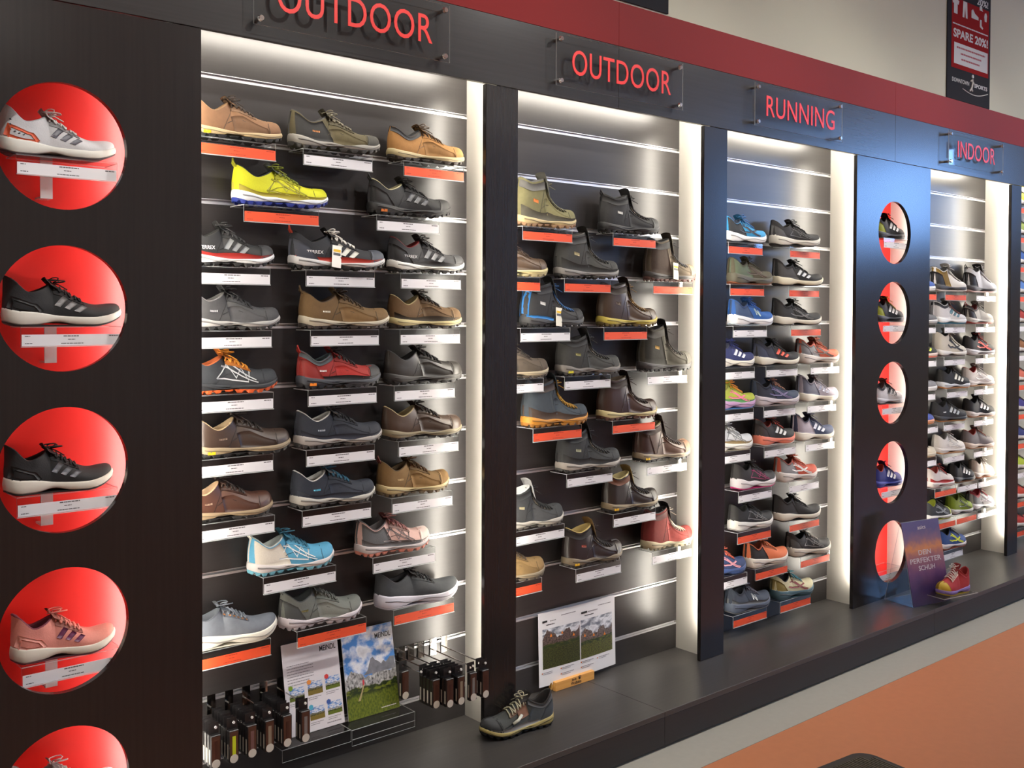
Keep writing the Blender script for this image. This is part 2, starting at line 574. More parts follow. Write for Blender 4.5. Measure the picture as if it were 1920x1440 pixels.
# ---------------------------------------------------------------- posters on the cream wall
M_PDARK = mat('poster_charcoal', (44, 44, 48), 0.9, spec=0.15)
M_PRED = mat('poster_red', (140, 22, 22), 0.9, spec=0.15)
M_PWHITE = mat('poster_white', (196, 194, 190), 0.6)
M_PRINK = mat('poster_red_ink', (150, 40, 40), 0.6)
px0, px1, pz0 = 6.40, 7.005, 3.122
pw = px1 - px0
t = thing('wall_poster', 'red and charcoal sale poster reading SPARE 20% on the cream wall', 'poster', ((px0 + px1) / 2, RY1 - 0.008, pz0))
MB().bbox(-pw / 2, pw / 2, 0.0, 0.006, 0, 0.86, 0.001).obj('sheet', M_PDARK, t)
MB().box(-0.25, 0.275, -0.001, 0.0, 0.205, 0.66).obj('red_field', M_PRED, t)
text('headline', 'SPARE 20%!', -0.225, 0.262, 0.405, 0.462, -0.001, M_PWHITE, t, 0.0004, 0.03)
def dashes(nm, m, parent, x0, x1, z, h, y=-0.001, seed=1, lo=0.01, hi=0.03):
    rr = random.Random(seed)
    mb = MB()
    x = x0
    while x < x1 - lo * 0.5:
        l = min(x1 - x, rr.uniform(lo, hi))
        mb.box(x, x + l * 0.86, y - 0.0003, y, z, z + h)
        x += l
    o = mb.obj(nm, m, parent)
    o['kind'] = 'stuff'
    return o


dashes('subline', M_PWHITE, t, -0.235, 0.262, 0.488, 0.008)
MB().box(-0.215, 0.262, -0.0016, -0.001, 0.235, 0.372).obj('text_box', M_PWHITE, t)
for i, (xa, xb) in enumerate(((-0.18, 0.222), (-0.125, 0.17), (-0.115, 0.145))):
    dashes('small_print', M_PRINK, t, xa, xb, 0.338 - 0.036 * i, 0.011, -0.0016, i)
text('shop_name', 'DOWNTOWN', -0.235, 0.0, 0.115, 0.142, -0.0005, M_PWHITE, t, 0.0004, 0.01)
text('shop_name', 'SPORTS', 0.075, 0.262, 0.115, 0.142, -0.0005, M_PWHITE, t, 0.0004, 0.03)
# little runner mark and its swoosh
r = MB()
for P, q in (([(0.04, 0.165), (0.045, 0.135), (0.032, 0.105)], 0.009), ([(0.032, 0.105), (0.045, 0.085)], 0.007), ([(0.035, 0.11), (0.018, 0.09), (0.005, 0.082)], 0.007),
             ([(0.04, 0.155), (0.065, 0.14)], 0.006), ([(0.04, 0.155), (0.015, 0.15)], 0.006)):
    r.tube([(x, -0.001, z) for x, z in P], q, 6)
r.cyl((0.045, -0.006, 0.183), 0.012, 0.006, 1, 12)
r.obj('runner_mark', M_PWHITE, t)
MB().tube([(-0.09 + 0.36 * i / 12, -0.0006, 0.085 - 0.028 * math.sin(PI * i / 12) + 0.012 * i / 12) for i in range(13)], 0.003, 5).obj('swoosh', M_PWHITE, t)
# garment pictograms
def picto(nm, pts):
    n = len(pts)
    V = [(x, -0.0022, z) for x, z in pts] + [(x, -0.001, z) for x, z in pts]
    F = [list(range(n))] + [[i, i + n, (i + 1) % n + n, (i + 1) % n] for i in range(n)]
    MB().add(V, F).obj(nm, M_PWHITE, t)
def sh(pts, cx, cz, s):
    return [(cx + x * s, cz + z * s) for x, z in pts]
picto('shirt_icon', sh([(-.5, .4), (-.2, .5), (.2, .5), (.5, .4), (.4, .15), (.25, .2), (.25, -.5), (-.25, -.5), (-.25, .2), (-.4, .15)], -0.20, 0.605, 0.095))
picto('trousers_icon', sh([(-.25, .5), (.25, .5), (.33, -.5), (.1, -.5), (0, .2), (-.1, -.5), (-.33, -.5)], -0.07, 0.605, 0.105))
picto('shoe_icon', sh([(-.5, .2), (-.3, .3), (.0, .05), (.5, -.1), (.5, -.3), (-.5, -.3)], 0.07, 0.60, 0.10))
picto('cap_icon', sh([(-.3, -.2), (-.3, .2), (0, .4), (.3, .2), (.3, -.1), (.5, -.2)], 0.155, 0.655, 0.06))
picto('sock_icon', sh([(-.3, .5), (.1, .5), (.1, -.1), (.5, -.35), (.35, -.5), (-.3, -.3)], 0.16, 0.55, 0.06))
picto('glove_icon', sh([(-.2, -.5), (.2, -.5), (.3, .2), (.1, .5), (-.2, .4), (-.35, 0)], 0.225, 0.61, 0.06))
text('top_line', '20%!', 0.10, 0.262, 0.675, 0.72, -0.0005, M_PWHITE, t, 0.0004, 0.02)
t = thing('wall_poster', 'dark charcoal poster cut off above the boot bay header', 'poster', (3.52, RY1 - 0.008, 3.13))
MB().bbox(-0.3, 0.16, 0.0, 0.006, 0, 0.86, 0.001).obj('sheet', M_PDARK, t)
MB().box(-0.27, 0.13, -0.001, 0.0, 0.2, 0.83).obj('field', mat('poster_brown', (60, 50, 46), 0.5), t)

# ---------------------------------------------------------------- acrylic shoe shelves
SHW = 0.134     # half width
def shelf_data():
    mb = MB()
    top = MB()
    mb.box(-SHW, SHW, -0.0985, 0.0, -0.003, 0.0)
    mb.M[-6:] = [0, 0, 1, 1, 1, 1]
    mb.box(-SHW, SHW, -0.1015, -0.0985, -0.056, 0.0)
    mb.M[-6:] = [1, 1, 0, 0, 1, 1]
    # narrow return lip holding the paper strip, and the hook in the rail
    mb.box(-SHW, SHW, -0.1045, -0.1015, -0.056, -0.0535, 1)
    return mb.data('tray', [M_ACR, M_ACR_EDGE])


SHELF_ME = shelf_data()
STRIP_ME = {}
PRINT_ME = {}
for nm, m1, m2 in (('o', M_STRIP_O, M_INKO), ('w', M_PAPER, M_INK)):
    STRIP_ME[nm] = MB().box(-SHW + 0.002, SHW - 0.002, -0.1026, -0.1018, -0.0528, -0.0215).data('price_strip', m1)
    for v in range(3):
        mb = MB()
        rr = random.Random(v)
        def dash(x, z, w, h=0.0022):
            while w > 0:
                l = min(w, rr.uniform(0.004, 0.012))
                mb.box(x, x + l * 0.85, -0.1029, -0.1026, z, z + h)
                x += l
                w -= l
        dash(-0.024, -0.0275, rr.uniform(0.04, 0.055), 0.003)
        dash(-0.012, -0.0365, 0.02)
        dash(-0.03, -0.0475, 0.06)
        dash(-0.124, -0.0275, 0.014)
        dash(-0.124, -0.047, 0.02)
        dash(0.1, -0.0275, 0.026, 0.003)
        PRINT_ME[nm, v] = mb.data('print', m2)
_sv = [0]


def shelf(x, z, strip, label, group, y=None):
    t = thing('shoe_shelf', label, 'shelf', (x, YB - 0.001 if y is None else y, z), 0, group)
    link('tray', SHELF_ME, t)
    s = link('price_strip', STRIP_ME[strip], t)
    link('print', PRINT_ME[strip, _sv[0] % 3], s)['kind'] = 'stuff'
    _sv[0] += 1
    return t

# ---------------------------------------------------------------- shoes
def pchip(pts, x):
    """monotone cubic through (x, y) pairs"""
    p = np.array(pts, float)
    X, Y = p[:, 0], p[:, 1]
    h = np.diff(X)
    d = np.diff(Y) / h
    m = np.zeros(len(X))
    m[0], m[-1] = d[0], d[-1]
    for i in range(1, len(X) - 1):
        if d[i - 1] * d[i] > 0:
            w1, w2 = 2 * h[i] + h[i - 1], h[i] + 2 * h[i - 1]
            m[i] = (w1 + w2) / (w1 / d[i - 1] + w2 / d[i])
    x = np.clip(np.asarray(x, float), X[0], X[-1])
    i = np.clip(np.searchsorted(X, x, 'right') - 1, 0, len(h) - 1)
    t = (x - X[i]) / h[i]
    return ((1 + 2 * t) * (1 - t) ** 2 * Y[i] + t * (1 - t) ** 2 * h[i] * m[i]
            + t * t * (3 - 2 * t) * Y[i + 1] + t * t * (t - 1) * h[i] * m[i + 1])


OUT_W = [(0, 0.0), (.008, .24), (.03, .46), (.07, .62), (.14, .70), (.25, .71), (.4, .71), (.52, .80), (.62, .94), (.70, 1.0), (.78, .98),
         (.86, .86), (.92, .68), (.965, .44), (.99, .22), (1, 0)]
# heights in metres for a shoe 0.32 long; z is measured from the ground
KINDS = {
    'hike': dict(sc=.40, heel=.118, dip=.090, front=.118, back=-.004, tng=.026, W=.050, spring=.024, out=.013, lug=1,
                 mid=[(0, .037), (.3, .031), (.55, .026), (.8, .024), (1, .027)],
                 vamp=[(.40, .120), (.48, .113), (.58, .096), (.68, .080), (.78, .071), (.87, .066), (.94, .058), (.98, .044), (1, .030)]),
    'lthr': dict(sc=.40, heel=.112, dip=.085, front=.120, back=-.002, tng=.020, W=.050, spring=.019, out=.012, lug=2,
                 mid=[(0, .032), (.3, .030), (.55, .027), (.8, .025), (1, .026)],
                 vamp=[(.40, .122), (.48, .116), (.58, .100), (.68, .085), (.78, .076), (.87, .071), (.94, .062), (.98, .047), (1, .028)]),
    'run': dict(sc=.39, heel=.120, dip=.090, front=.115, back=-.010, tng=.024, W=.049, spring=.028, out=.005, lug=0,
                mid=[(0, .048), (.25, .042), (.5, .034), (.75, .029), (1, .030)],
                vamp=[(.39, .117), (.47, .110), (.57, .094), (.67, .078), (.77, .068), (.86, .062), (.93, .054), (.98, .043), (1, .032)]),
    'ultra': dict(sc=.39, heel=.128, dip=.092, front=.115, back=-.012, tng=.022, W=.048, spring=.028, out=.005, lug=0,
                  mid=[(0, .040), (.2, .040), (.45, .032), (.75, .024), (1, .024)],
                  vamp=[(.39, .117), (.47, .106), (.57, .086), (.67, .070), (.77, .061), (.86, .057), (.93, .050), (.98, .038), (1, .026)]),
    'ind': dict(sc=.41, heel=.112, dip=.088, front=.122, back=-.004, tng=.024, W=.050, spring=.010, out=.007, lug=0,
                mid=[(0, .034), (.35, .030), (.6, .024), (.8, .024), (1, .026)],
                vamp=[(.41, .124), (.48, .116), (.57, .098), (.67, .080), (.77, .070), (.86, .065), (.93, .058), (.98, .045), (1, .028)]),
    'high': dict(sc=.42, heel=.150, dip=.128, front=.158, back=-.004, tng=.028, W=.050, spring=.010, out=.008, lug=0,
                 mid=[(0, .036), (.35, .032), (.6, .026), (.8, .025), (1, .028)],
                 vamp=[(.42, .160), (.47, .140), (.55, .112), (.66, .086), (.77, .072), (.86, .066), (.93, .058), (.98, .045), (1, .028)]),
    'boot': dict(sc=.46, heel=.180, dip=.170, front=.190, back=.004, tng=.034, W=.051, spring=.021, out=.013, lug=1,
                 mid=[(0, .036), (.3, .032), (.55, .028), (.8, .026), (1, .030)],
                 vamp=[(.46, .192), (.475, .168), (.505, .136), (.56, .110), (.65, .088), (.75, .079), (.85, .076), (.93, .068), (.98, .052), (1, .030)]),
    'mid': dict(sc=.45, heel=.156, dip=.144, front=.168, back=.002, tng=.036, W=.051, spring=.021, out=.012, lug=1,
                mid=[(0, .036), (.3, .032), (.55, .028), (.8, .026), (1, .030)],
                vamp=[(.45, .170), (.465, .150), (.495, .124), (.56, .101), (.65, .085), (.75, .077), (.85, .075), (.93, .067), (.98, .052), (1, .030)]),
}


class Shoe:
    def __init__(s, kind, L, hs=1.0, q=1.0):
        k = s.k = KINDS[kind]
        s.kind, s.L, s.q = kind, L, q
        s.W = k['W'] * (0.55 + 0.45 * L / 0.32)
        s.sc = k['sc']
        s.hs = hs

    def zb(s, S):
        return s.k['spring'] * np.clip((S - .70) / .30, 0, 1) ** 2 + .010 * np.clip((.13 - S) / .13, 0, 1) ** 2

    def zt(s, S):
        return s.zb(S) + pchip(s.k['mid'], S)

    def w(s, S):
        return pchip(OUT_W, S) * s.W

    def cl(s, S):                       # slight curve of the foot axis
        return -.006 * np.sin(np.clip((S - .35) / .65, 0, 1) * PI * .6)

    def top(s, S):
        k = s.k
        col = pchip([(0, k['heel']), (.05, k['heel'] - .003), (.20, k['dip']), (.30, k['dip'] + .35 * (k['front'] - k['dip'])), (s.sc, k['front'])], S)
        v = pchip(k['vamp'], S)
        return s.zt0(S) + (np.where(S <= s.sc, col, v) - pchip(k['mid'], S)) * s.hs + 0 * S

    def zt0(s, S):
        return s.zt(S)

    def edge(s, S):
        sm = s.sc * .45
        a = np.where(S < sm, (sm - S) / sm, (S - sm) / (s.sc - sm))
        e = (.037 if s.kind in ('boot', 'mid', 'high') else .033) * np.sqrt(np.clip(1 - a ** 2, 0, 1))
        return np.where(S < s.sc, np.minimum(e, np.maximum(s.w(S) - .002, 0)), 0)

    def surf(s, S, T, side):
        """outer surface of the upper; T runs from the sole edge (0) to collar or ridge (1)"""
        S, T = np.broadcast_arrays(np.asarray(S, float), np.asarray(T, float))
        w, e, H = s.w(S), s.edge(S), s.top(S)
        z0 = s.zt(S) - .004
        b = np.clip((S - (s.sc - .03)) / .10, 0, 1)
        b = b * b * (3 - 2 * b)
        p, q = 1.5 + .9 * b, 1.0 - .45 * b
        tall = 1 if s.kind in ('boot', 'mid', 'high') else 0
        p = p - tall * .55 * (1 - b)
        y = e + (w - e) * np.clip(1 - T ** p, 0, 1) ** q
        y = y * (1 + .05 * np.sin(PI * np.clip(T * 1.6, 0, 1)))
        z = z0 + (H - z0) * T
        f = np.clip(1 - S / .22, 0, 1)
        zr = np.clip((z - .03) / .1, 0, 1.6)
        x = S * s.L + f * (-.004 * np.sin(PI * np.clip(zr, 0, 1)) + (.003 if tall else .010) * zr ** 2 + s.k['back'] * 1.4 * np.clip(zr - .55, 0, 1) ** 1.5 * 2)
        return np.stack([x, s.cl(S) + side * y, z], -1)

    def stations(s, n, a=0.0, b=1.0):
        t = np.linspace(0, 1, n)
        S = .5 - .5 * np.cos(PI * t)
        S = .45 * t + .55 * S
        if a > 0 or b < 1:
            S = a + (b - a) * t
        return S


def grid_faces(n, m, off=0):
    return [[off + i * m + j, off + (i + 1) * m + j, off + (i + 1) * m + j + 1, off + i * m + j + 1] for i in range(n - 1) for j in range(m - 1)]


def part(name, V, F, m, parent, smooth=True):
    return link(name, mesh_data(name, V, F, m, smooth), parent)


def upper_mesh(s):
    n, m = int(46 * s.q), int(11 * s.q)
    S = np.unique(np.concatenate([s.stations(n), [s.sc - .004, s.sc + .004, s.sc - .015, s.sc + .02]]))
    tau = np.linspace(0, 1, m)
    T = 1 - (1 - tau) ** 1.6
    A = s.surf(S[:, None], T[None, :], -1)
    B = s.surf(S[:, None], T[::-1][None, :], 1)
    V = np.concatenate([A, B], 1)
    nn, mm = V.shape[:2]
    F = []
    for i in range(nn - 1):
        for j in range(mm - 1):
            if j == m - 1 and S[i] < s.sc - .002:
                continue                                   # the foot opening
            F.append([i * mm + j, (i + 1) * mm + j, (i + 1) * mm + j + 1, i * mm + j + 1])
    return V.reshape(-1, 3), F


def lining_mesh(s):
    S = np.unique(np.concatenate([np.linspace(0, s.sc, int(18 * s.q)), [s.sc - .004, s.sc - .015, .012, .004]]))
    e, H, z0 = s.edge(S), s.top(S), s.zt(S)
    base = s.surf(S, np.ones_like(S), -1)
    x, cl = base[:, 0], s.cl(S)
    deep = np.minimum(z0 + .02, H)
    prof = [(1.0, H - .001), (1.0, H + .0015), (.86, H + .003), (.74, H - .003), (.70, (H + deep) / 2), (.62, deep), (0, deep - .004)]
    inward = (x.mean() - x) * .16
    rows = []
    for i, (f, z) in enumerate(prof):
        k = 0 if i < 2 else min(1, (i - 1) / 3)
        rows.append(np.stack([x + inward * k, cl - e * f, z], -1))
    for i, (f, z) in reversed(list(enumerate(prof[:-1]))):
        k = 0 if i < 2 else min(1, (i - 1) / 3)
        rows.append(np.stack([x + inward * k, cl + e * f, z], -1))
    V = np.stack(rows, 1)
    return V.reshape(-1, 3), grid_faces(V.shape[0], V.shape[1])


def outline(s, n, grow):
    """closed outline of the sole: list of S and side"""
    S = s.stations(n)
    wS = s.w(S)
    y = np.where(wS > 0, wS + grow * np.clip(wS / (.35 * s.W), 0, 1), 0)
    x = S * s.L + np.where(S < .5, -1, 1) * grow * (1 - np.clip(wS / (.6 * s.W), 0, 1))
    Sf = np.concatenate([S, S[-2:0:-1]])
    X = np.concatenate([x, x[-2:0:-1]])
    Y = np.concatenate([-y, y[-2:0:-1]]) + s.cl(Sf)
    return Sf, X, Y


def ring_stack(rings, cap_bottom=True, cap_top=True):
    V = np.concatenate(rings)
    n = len(rings[0])
    F = []
    for k in range(len(rings) - 1):
        for i in range(n):
            j = (i + 1) % n
            F.append([k * n + i, k * n + j, (k + 1) * n + j, (k + 1) * n + i])
    if cap_bottom:
        F.append(list(range(n))[::-1])
    if cap_top:
        F.append([(len(rings) - 1) * n + i for i in range(n)])
    return V, F


def midsole_mesh(s, wave=0.0):
    n = int(34 * s.q)
    out = s.k['out']
    rings = []
    for f, g in ((0.0, .001), (.12, .004), (.5, .0055), (.85, .004), (1.0, .0025), (1.0, -.004)):
        S, X, Y = outline(s, n, g)
        pin = 1 - .055 * np.exp(-((S - .44) / .12) ** 2) * (1 - abs(f - .35)) + .03 * np.exp(-((S - .10) / .10) ** 2) * (1 - f)
        Y = s.cl(S) + (Y - s.cl(S)) * pin
        zb = s.zb(S) + out * .8 + .010 * np.exp(-((S - .42) / .11) ** 2)
        zt = s.zt(S) + .0025 * np.sin(S * 9.5 + .6)
        if wave:
            zt = zt + wave * np.sin(S * 19)
        rings.append(np.stack([X, Y, zb + (zt - zb) * f], -1))
    return ring_stack(rings)


def outsole_mesh(s):
    n = int((60 if s.k['lug'] else 34) * s.q)
    th = s.k['out']
    rings = []
    lug = s.k['lug']
    for f, g in ((0, -.003), (.05, .001), (.45, .003), (1.0, .0035), (1.0, -.003)):
        S, X, Y = outline(s, n, g)
        zb = s.zb(S)
        i = np.arange(len(S))
        if lug and f < .5:
            per = 5 if lug == 1 else 6
            cut = ((i % per) >= per - 2)
            arch = np.exp(-((S - .42) / .10) ** 2)
            z = zb + th * f + np.where(cut, th * .62 * (1 if f < .4 else .45), 0) + arch * th * .5 * (1 - f)
            Y = s.cl(S) + (Y - s.cl(S)) * np.where(cut, .965, 1.0)
        else:
            z = zb + th * f
        rings.append(np.stack([X, Y, z], -1))
    return ring_stack(rings)


def patch(s, fS, fT, na, nb, off, side, mb, lift_edges=True):
    """sheet of material lying on the upper; fS, fT map the unit square to surface coordinates"""
    a = np.linspace(0, 1, na)[:, None] + 0 * np.linspace(0, 1, nb)[None, :]
    b = np.linspace(0, 1, nb)[None, :] + 0 * a
    S, T = np.clip(fS(a, b), 0.0, 1.0), np.clip(fT(a, b), 0.0, 1.0)
    P = s.surf(S, T, side)
    d = 2e-3
    Ps = s.surf(np.clip(S + d, 0, 1), T, side) - s.surf(np.clip(S - d, 0, 1), T, side)
    Pt = s.surf(S, np.clip(T + d, 0, 1), side) - s.surf(S, np.clip(T - d, 0, 1), side)
    N = np.cross(Ps, Pt) * (-side)
    N = N / (np.linalg.norm(N, axis=-1, keepdims=True) + 1e-12)
    c = np.array([s.L * .5, 0, .03])
    sg = np.sign(np.sum(N * (P - c), -1, keepdims=True))
    N = N * np.where(sg == 0, 1, sg)
    Q = P + N * off
    n, m = na, nb
    V = Q.reshape(-1, 3)
    F = grid_faces(n, m)
    bd = [i * m for i in range(n)] + [(n - 1) * m + j for j in range(1, m)] + [i * m + m - 1 for i in range(n - 2, -1, -1)] + [j for j in range(m - 2, 0, -1)]
    low = (P - N * .001).reshape(-1, 3)[bd]
    o = len(V)
    V = np.concatenate([V, low])
    F += [[bd[i], bd[(i + 1) % len(bd)], o + (i + 1) % len(bd), o + i] for i in range(len(bd))]
    mb.add(V, F)


def quad_patch(s, q, off, side, mb, n=4):
    (s00, t00), (s10, t10), (s11, t11), (s01, t01) = q
    fS = lambda a, b: (s00 * (1 - a) * (1 - b) + s10 * a * (1 - b) + s11 * a * b + s01 * (1 - a) * b)
    fT = lambda a, b: (t00 * (1 - a) * (1 - b) + t10 * a * (1 - b) + t11 * a * b + t01 * (1 - a) * b)
    patch(s, fS, fT, n, n, off, side, mb)


def line_patch(s, pts, width, off, side, mb):
    """narrow strip along a polyline in surface coordinates; width in metres"""
    P = np.array(pts, float)
    k = len(P)
    hz = .09 * (2.0 if s.kind in ('boot',) else 1.0)
    D = np.gradient(P * np.array([s.L, hz]), axis=0)
    D /= np.linalg.norm(D, axis=1, keepdims=True) + 1e-9
    Nn = np.stack([-D[:, 1] / s.L, D[:, 0] / hz], -1) * width / 2
    def fS(a, b):
        i = a * (k - 1)
        return np.interp(i, range(k), P[:, 0]) + np.interp(i, range(k), Nn[:, 0]) * (2 * b - 1)
    def fT(a, b):
        i = a * (k - 1)
        return np.interp(i, range(k), P[:, 1]) + np.interp(i, range(k), Nn[:, 1]) * (2 * b - 1)
    patch(s, fS, fT, max(3, (k - 1) * 2 + 1), 2, off, side, mb)


def ovl(s, name, m, parent, build, sides=(-1, 1), smooth=True):
    mb = MB()
    for sd in sides:
        build(mb, sd)
    return link(name, mb.data(name, m, smooth), parent)


def cmat(c, typ='tex'):
    """upper materials: 'tex' knit/mesh, 'sue' suede, 'lea' smooth leather, 'rub' rubber, 'foam' midsole foam"""
    lum_ = min(1.0, max(0.0, ((max(c) + sum(c) / 3.0) / 510.0 - .66) / .16))
    c = tuple(255 * (max(0.0, v / 255.0) ** 2.2 * (.88 if typ == 'foam' else .56 + .34 * lum_)) ** (1 / 2.2) for v in c)
    if typ == 'sue':
        return mat('suede', c, 0.85, noise=.16, scale=70, bump=.25)
    if typ == 'lea':
        return mat('leather', c, 0.42, noise=.12, scale=40, bump=.12)
    if typ == 'rub':
        return mat('rubber', c, 0.6)
    if typ == 'foam':
        return mat('foam', c, 0.55, noise=.03, scale=200)
    return mat('mesh_fabric', c, 0.75, noise=.10, scale=260, bump=.2)


SHOE_N = [0]


def make_shoe(name, label, kind, L, up, loc, rz, group, q=1.0, mid=(235, 233, 226), out=(28, 27, 28), lin_=None, lace=None, tng=None, tab=None,
              st=None, cap=None, rand=None, heel=None, eye=None, col=None, web=None, logo=None, tagc=None, typ='tex', hs=1.0, wave=0.0, foot=None,
              swoop=None, plug=None, cage=None, bow=True, hooks=None, xlogo=None, tilt=0.0, words=None, open_=None, cat='shoe', spk=None, near=-1, strap=None):
    s = Shoe(kind, L, hs, q)
    root = thing(name, label, cat, loc, rz, group)
    if tilt:
        root.rotation_euler[1] = tilt
    UM = cmat(up, typ)
    if kind in ('boot', 'mid'):
        col = col or tuple(int(v * .66) for v in up)
    if kind in ('boot', 'mid', 'hike') and not web and not st:
        swp = tuple(min(255, int(v * 1.13)) for v in up)
    elif kind == 'lthr':
        swp = tuple(int(v * .88) for v in up)
    else:
        swp = None
    dark = tuple(int(v * .55) for v in up)
    V, F = upper_mesh(s)
    cxo = np.array([L / 2, 0, 0])

    def P(nm, VF, m, smooth=True):
        return part(nm, VF[0] - cxo, VF[1], m, root, smooth)

    class R:                              # parent proxy shifting overlays to the centred origin
        pass
    P('upper', (V, F), UM)
    V, F = lining_mesh(s)
    P('lining', (V, F), cmat(lin_ or dark))
    V, F = midsole_mesh(s, wave)
    P('midsole', (V, F), cmat(mid, 'foam'), True)
    V, F = outsole_mesh(s)
    P('outsole', (V, F), cmat(out, 'rub'), False)

    if kind in ('hike', 'lthr', 'boot', 'mid', 'run', 'ind') and q > .7:
        So = np.linspace(.05, .95, 30)
        wv = {'hike': .20, 'boot': .16, 'mid': .20, 'lthr': .10, 'run': .14, 'ind': .08}[kind]
        ctr = .52 + wv * np.sin(So * 13)
        zb_, zt_ = s.zb(So) + s.k['out'] * .8, s.zt(So)
        pin_ = 1 - .055 * np.exp(-((So - .44) / .12) ** 2) * .85 + .03 * np.exp(-((So - .10) / .10) ** 2) * .5
        yo = s.cl(So) + near * (s.w(So) + .0064 * np.clip(s.w(So) / (.35 * s.W), 0, 1)) * pin_
        hw = .055 if kind in ('run', 'ind', 'lthr') else .10
        rows_ = [np.stack([So * L - L / 2, yo - near * (.004 if abs(f) > 1 else 0), zb_ + (zt_ - zb_) * (ctr + f * hw)], -1) for f in (-1.05, -1, 1, 1.05)]
        Vg = np.stack(rows_, 1)
        part('midsole_groove_shade', Vg.reshape(-1, 3), grid_faces(30, 4), cmat(tuple(int(v * .66) for v in mid), 'foam'), root)  # darker strip on the foam, painting groove shade for a sculpted look

    def O(nm, m, build, sides=(-1, 1), smooth=True):
        for sd in sides:
            mb = MB()
            build(mb, sd * near * -1)
            mb.V = [(v[0] - L / 2, v[1], v[2]) for v in mb.V]
            o = link(nm, mb.data(nm, m, smooth), root)
        return o

    sc = s.sc
    # tongue
    k = s.k
    n = 9
    tt = np.linspace(0, 1, n)
    Ss = np.interp(tt, [0, .7, 1], [sc + .17, sc + .005, sc - .045])
    Zs = s.top(np.maximum(Ss, sc + .005)) + np.interp(tt, [0, .2, .7, 1], [-.004, .002, .004, k['tng'] * hs])
    big = kind in ('boot', 'mid', 'high')
    Ws = np.interp(tt, [0, .6, 1], [.014, .026, .030] if big else [.014, .021, .023])
    rows = []
    for dz in (0, -.005):
        for u in (-1, -.5, 0, .5, 1):
            rows.append(np.stack([Ss * L - np.abs(u) * .003 + (0.004 if dz else 0) - cxo[0], s.cl(Ss) + u * Ws, Zs - .006 * u * u + dz], -1))
    rows = [rows[0], rows[1], rows[2], rows[3], rows[4], rows[9], rows[8], rows[7], rows[6], rows[5], rows[0]]
    Vt = np.stack(rows, 1)
    Ft = grid_faces(n, 11) + [[(n - 1) * 11 + j for j in range(10)]]
    part('tongue', Vt.reshape(-1, 3), Ft, cmat(tng or tuple(int(v * .8) for v in up)), root)

    # facing for the laces, and the laces
    eyc = eye or tuple(int(v * .82) for v in up)
    se = sc + .25
    O('lace_facing', cmat(eyc, 'lea' if typ == 'lea' else 'tex'),
      lambda mb, sd: patch(s, lambda a, b: (sc + .012) + (se - sc) * a, lambda a, b: .70 + .04 * a + .17 * b, 7, 3, .0016, sd, mb))
    lc = lace or (30, 30, 32)
    mb = MB()
    big = kind in ('boot', 'mid', 'high')
    Sg = np.linspace(sc + .015, sc + (.29 if big else .27), 60)
    rid = s.surf(Sg, np.ones(60), 1)
    arc = np.concatenate([[0], np.cumsum(np.linalg.norm(np.diff(rid, axis=0), axis=1))])
    nl = 8 if big else 6
    Sl = np.interp(np.linspace(0, arc[-1], nl + 1), arc, Sg)
    tl = .74 if big else .79
    for i in range(nl):
        pairs = ((Sl[i], Sl[i + 1]), (Sl[i + 1], Sl[i]))
        for (sa, sb) in (pairs if i % 2 == 0 or big else pairs[:1]):
            tS = np.array([tl, (1 + tl) / 2, 1.0, (1 + tl) / 2, tl])
            sd = np.array([-1, -1, 1, 1, 1])
            Sx = np.linspace(sa, sb, 5)
            pts = []
            for j in range(5):
                p = s.surf(Sx[j], tS[j], sd[j])
                c = np.array([p[0] - (.02 if big else 0), s.cl(Sx[j]), p[2] - .03])
                d = (p - c) / np.linalg.norm(p - c)
                pts.append(p + d * .0045)
            mb.tube(pts, .0028 if big else .0027, 5)
    if bow and q > .7:
        p = s.surf(sc + .02, 1.0, 1) + np.array([0, 0, .006])
        for sg, lx, lz in ((-1, .030, .010), (1, .022, .014), (-1, .012, .020)):
            mb.tube([p + np.array([lx * math.sin(a) * .9 + lx * .3 * (1 - math.cos(a)) * .5, sg * .016 * (1 - math.cos(a)) / 2 * 1.2, lz * math.sin(a * .5) * .8]) for a in np.linspace(0, 2 * PI, 9)], .0018, 5)
        mb.tube([p, p + np.array([.012, -.018, -.004]), p + np.array([.03, -.034, -.018])], .0017, 5)
    mb.V = [(v[0] - L / 2, v[1], v[2]) for v in mb.V]
    link('laces', mb.data('laces', cmat(lc), True), root)
    if big and not hooks and q > .7:
        hooks = (120, 112, 100)
    if hooks:
        O('eyelets', mat('eyelet_metal', hooks, 0.3, 0.8), lambda mb, sd: [line_patch(s, [(Sl[i] + .004, tl - .03), (Sl[i] + .010, tl + .015)], .006, .003, sd, mb) for i in range(nl)], (-1,))
    if swp:
        O('vamp_panel', cmat(swp, typ), lambda mb, sd: patch(s, lambda a, b: .42 + .38 * a - .03 * b, lambda a, b: .03 + b * (.60 - .34 * np.abs(a - .35)), 10, 5, .0011, sd, mb))
    if rand:
        O('rand', cmat(rand, 'rub' if typ != 'sue' else 'sue'), lambda mb, sd: patch(s, lambda a, b: a, lambda a, b: (.26 + .07 * np.cos(a * 9)) * b, 26, 3, .0016, sd, mb))
    if cap:
        O('toe_cap', cmat(cap, 'rub' if typ == 'tex' else typ), lambda mb, sd: patch(s, lambda a, b: .83 + .17 * a - .05 * (1 - a) * (1 - b), lambda a, b: b * (.86 if kind in ('run', 'ultra') else 1.0), 8, 7, .0016, sd, mb))
    if heel:
        O('heel_counter', cmat(heel, 'rub' if typ == 'tex' else typ), lambda mb, sd: patch(s, lambda a, b: a * (.26 - .10 * b), lambda a, b: .02 + b * .72, 7, 6, .0018, sd, mb))
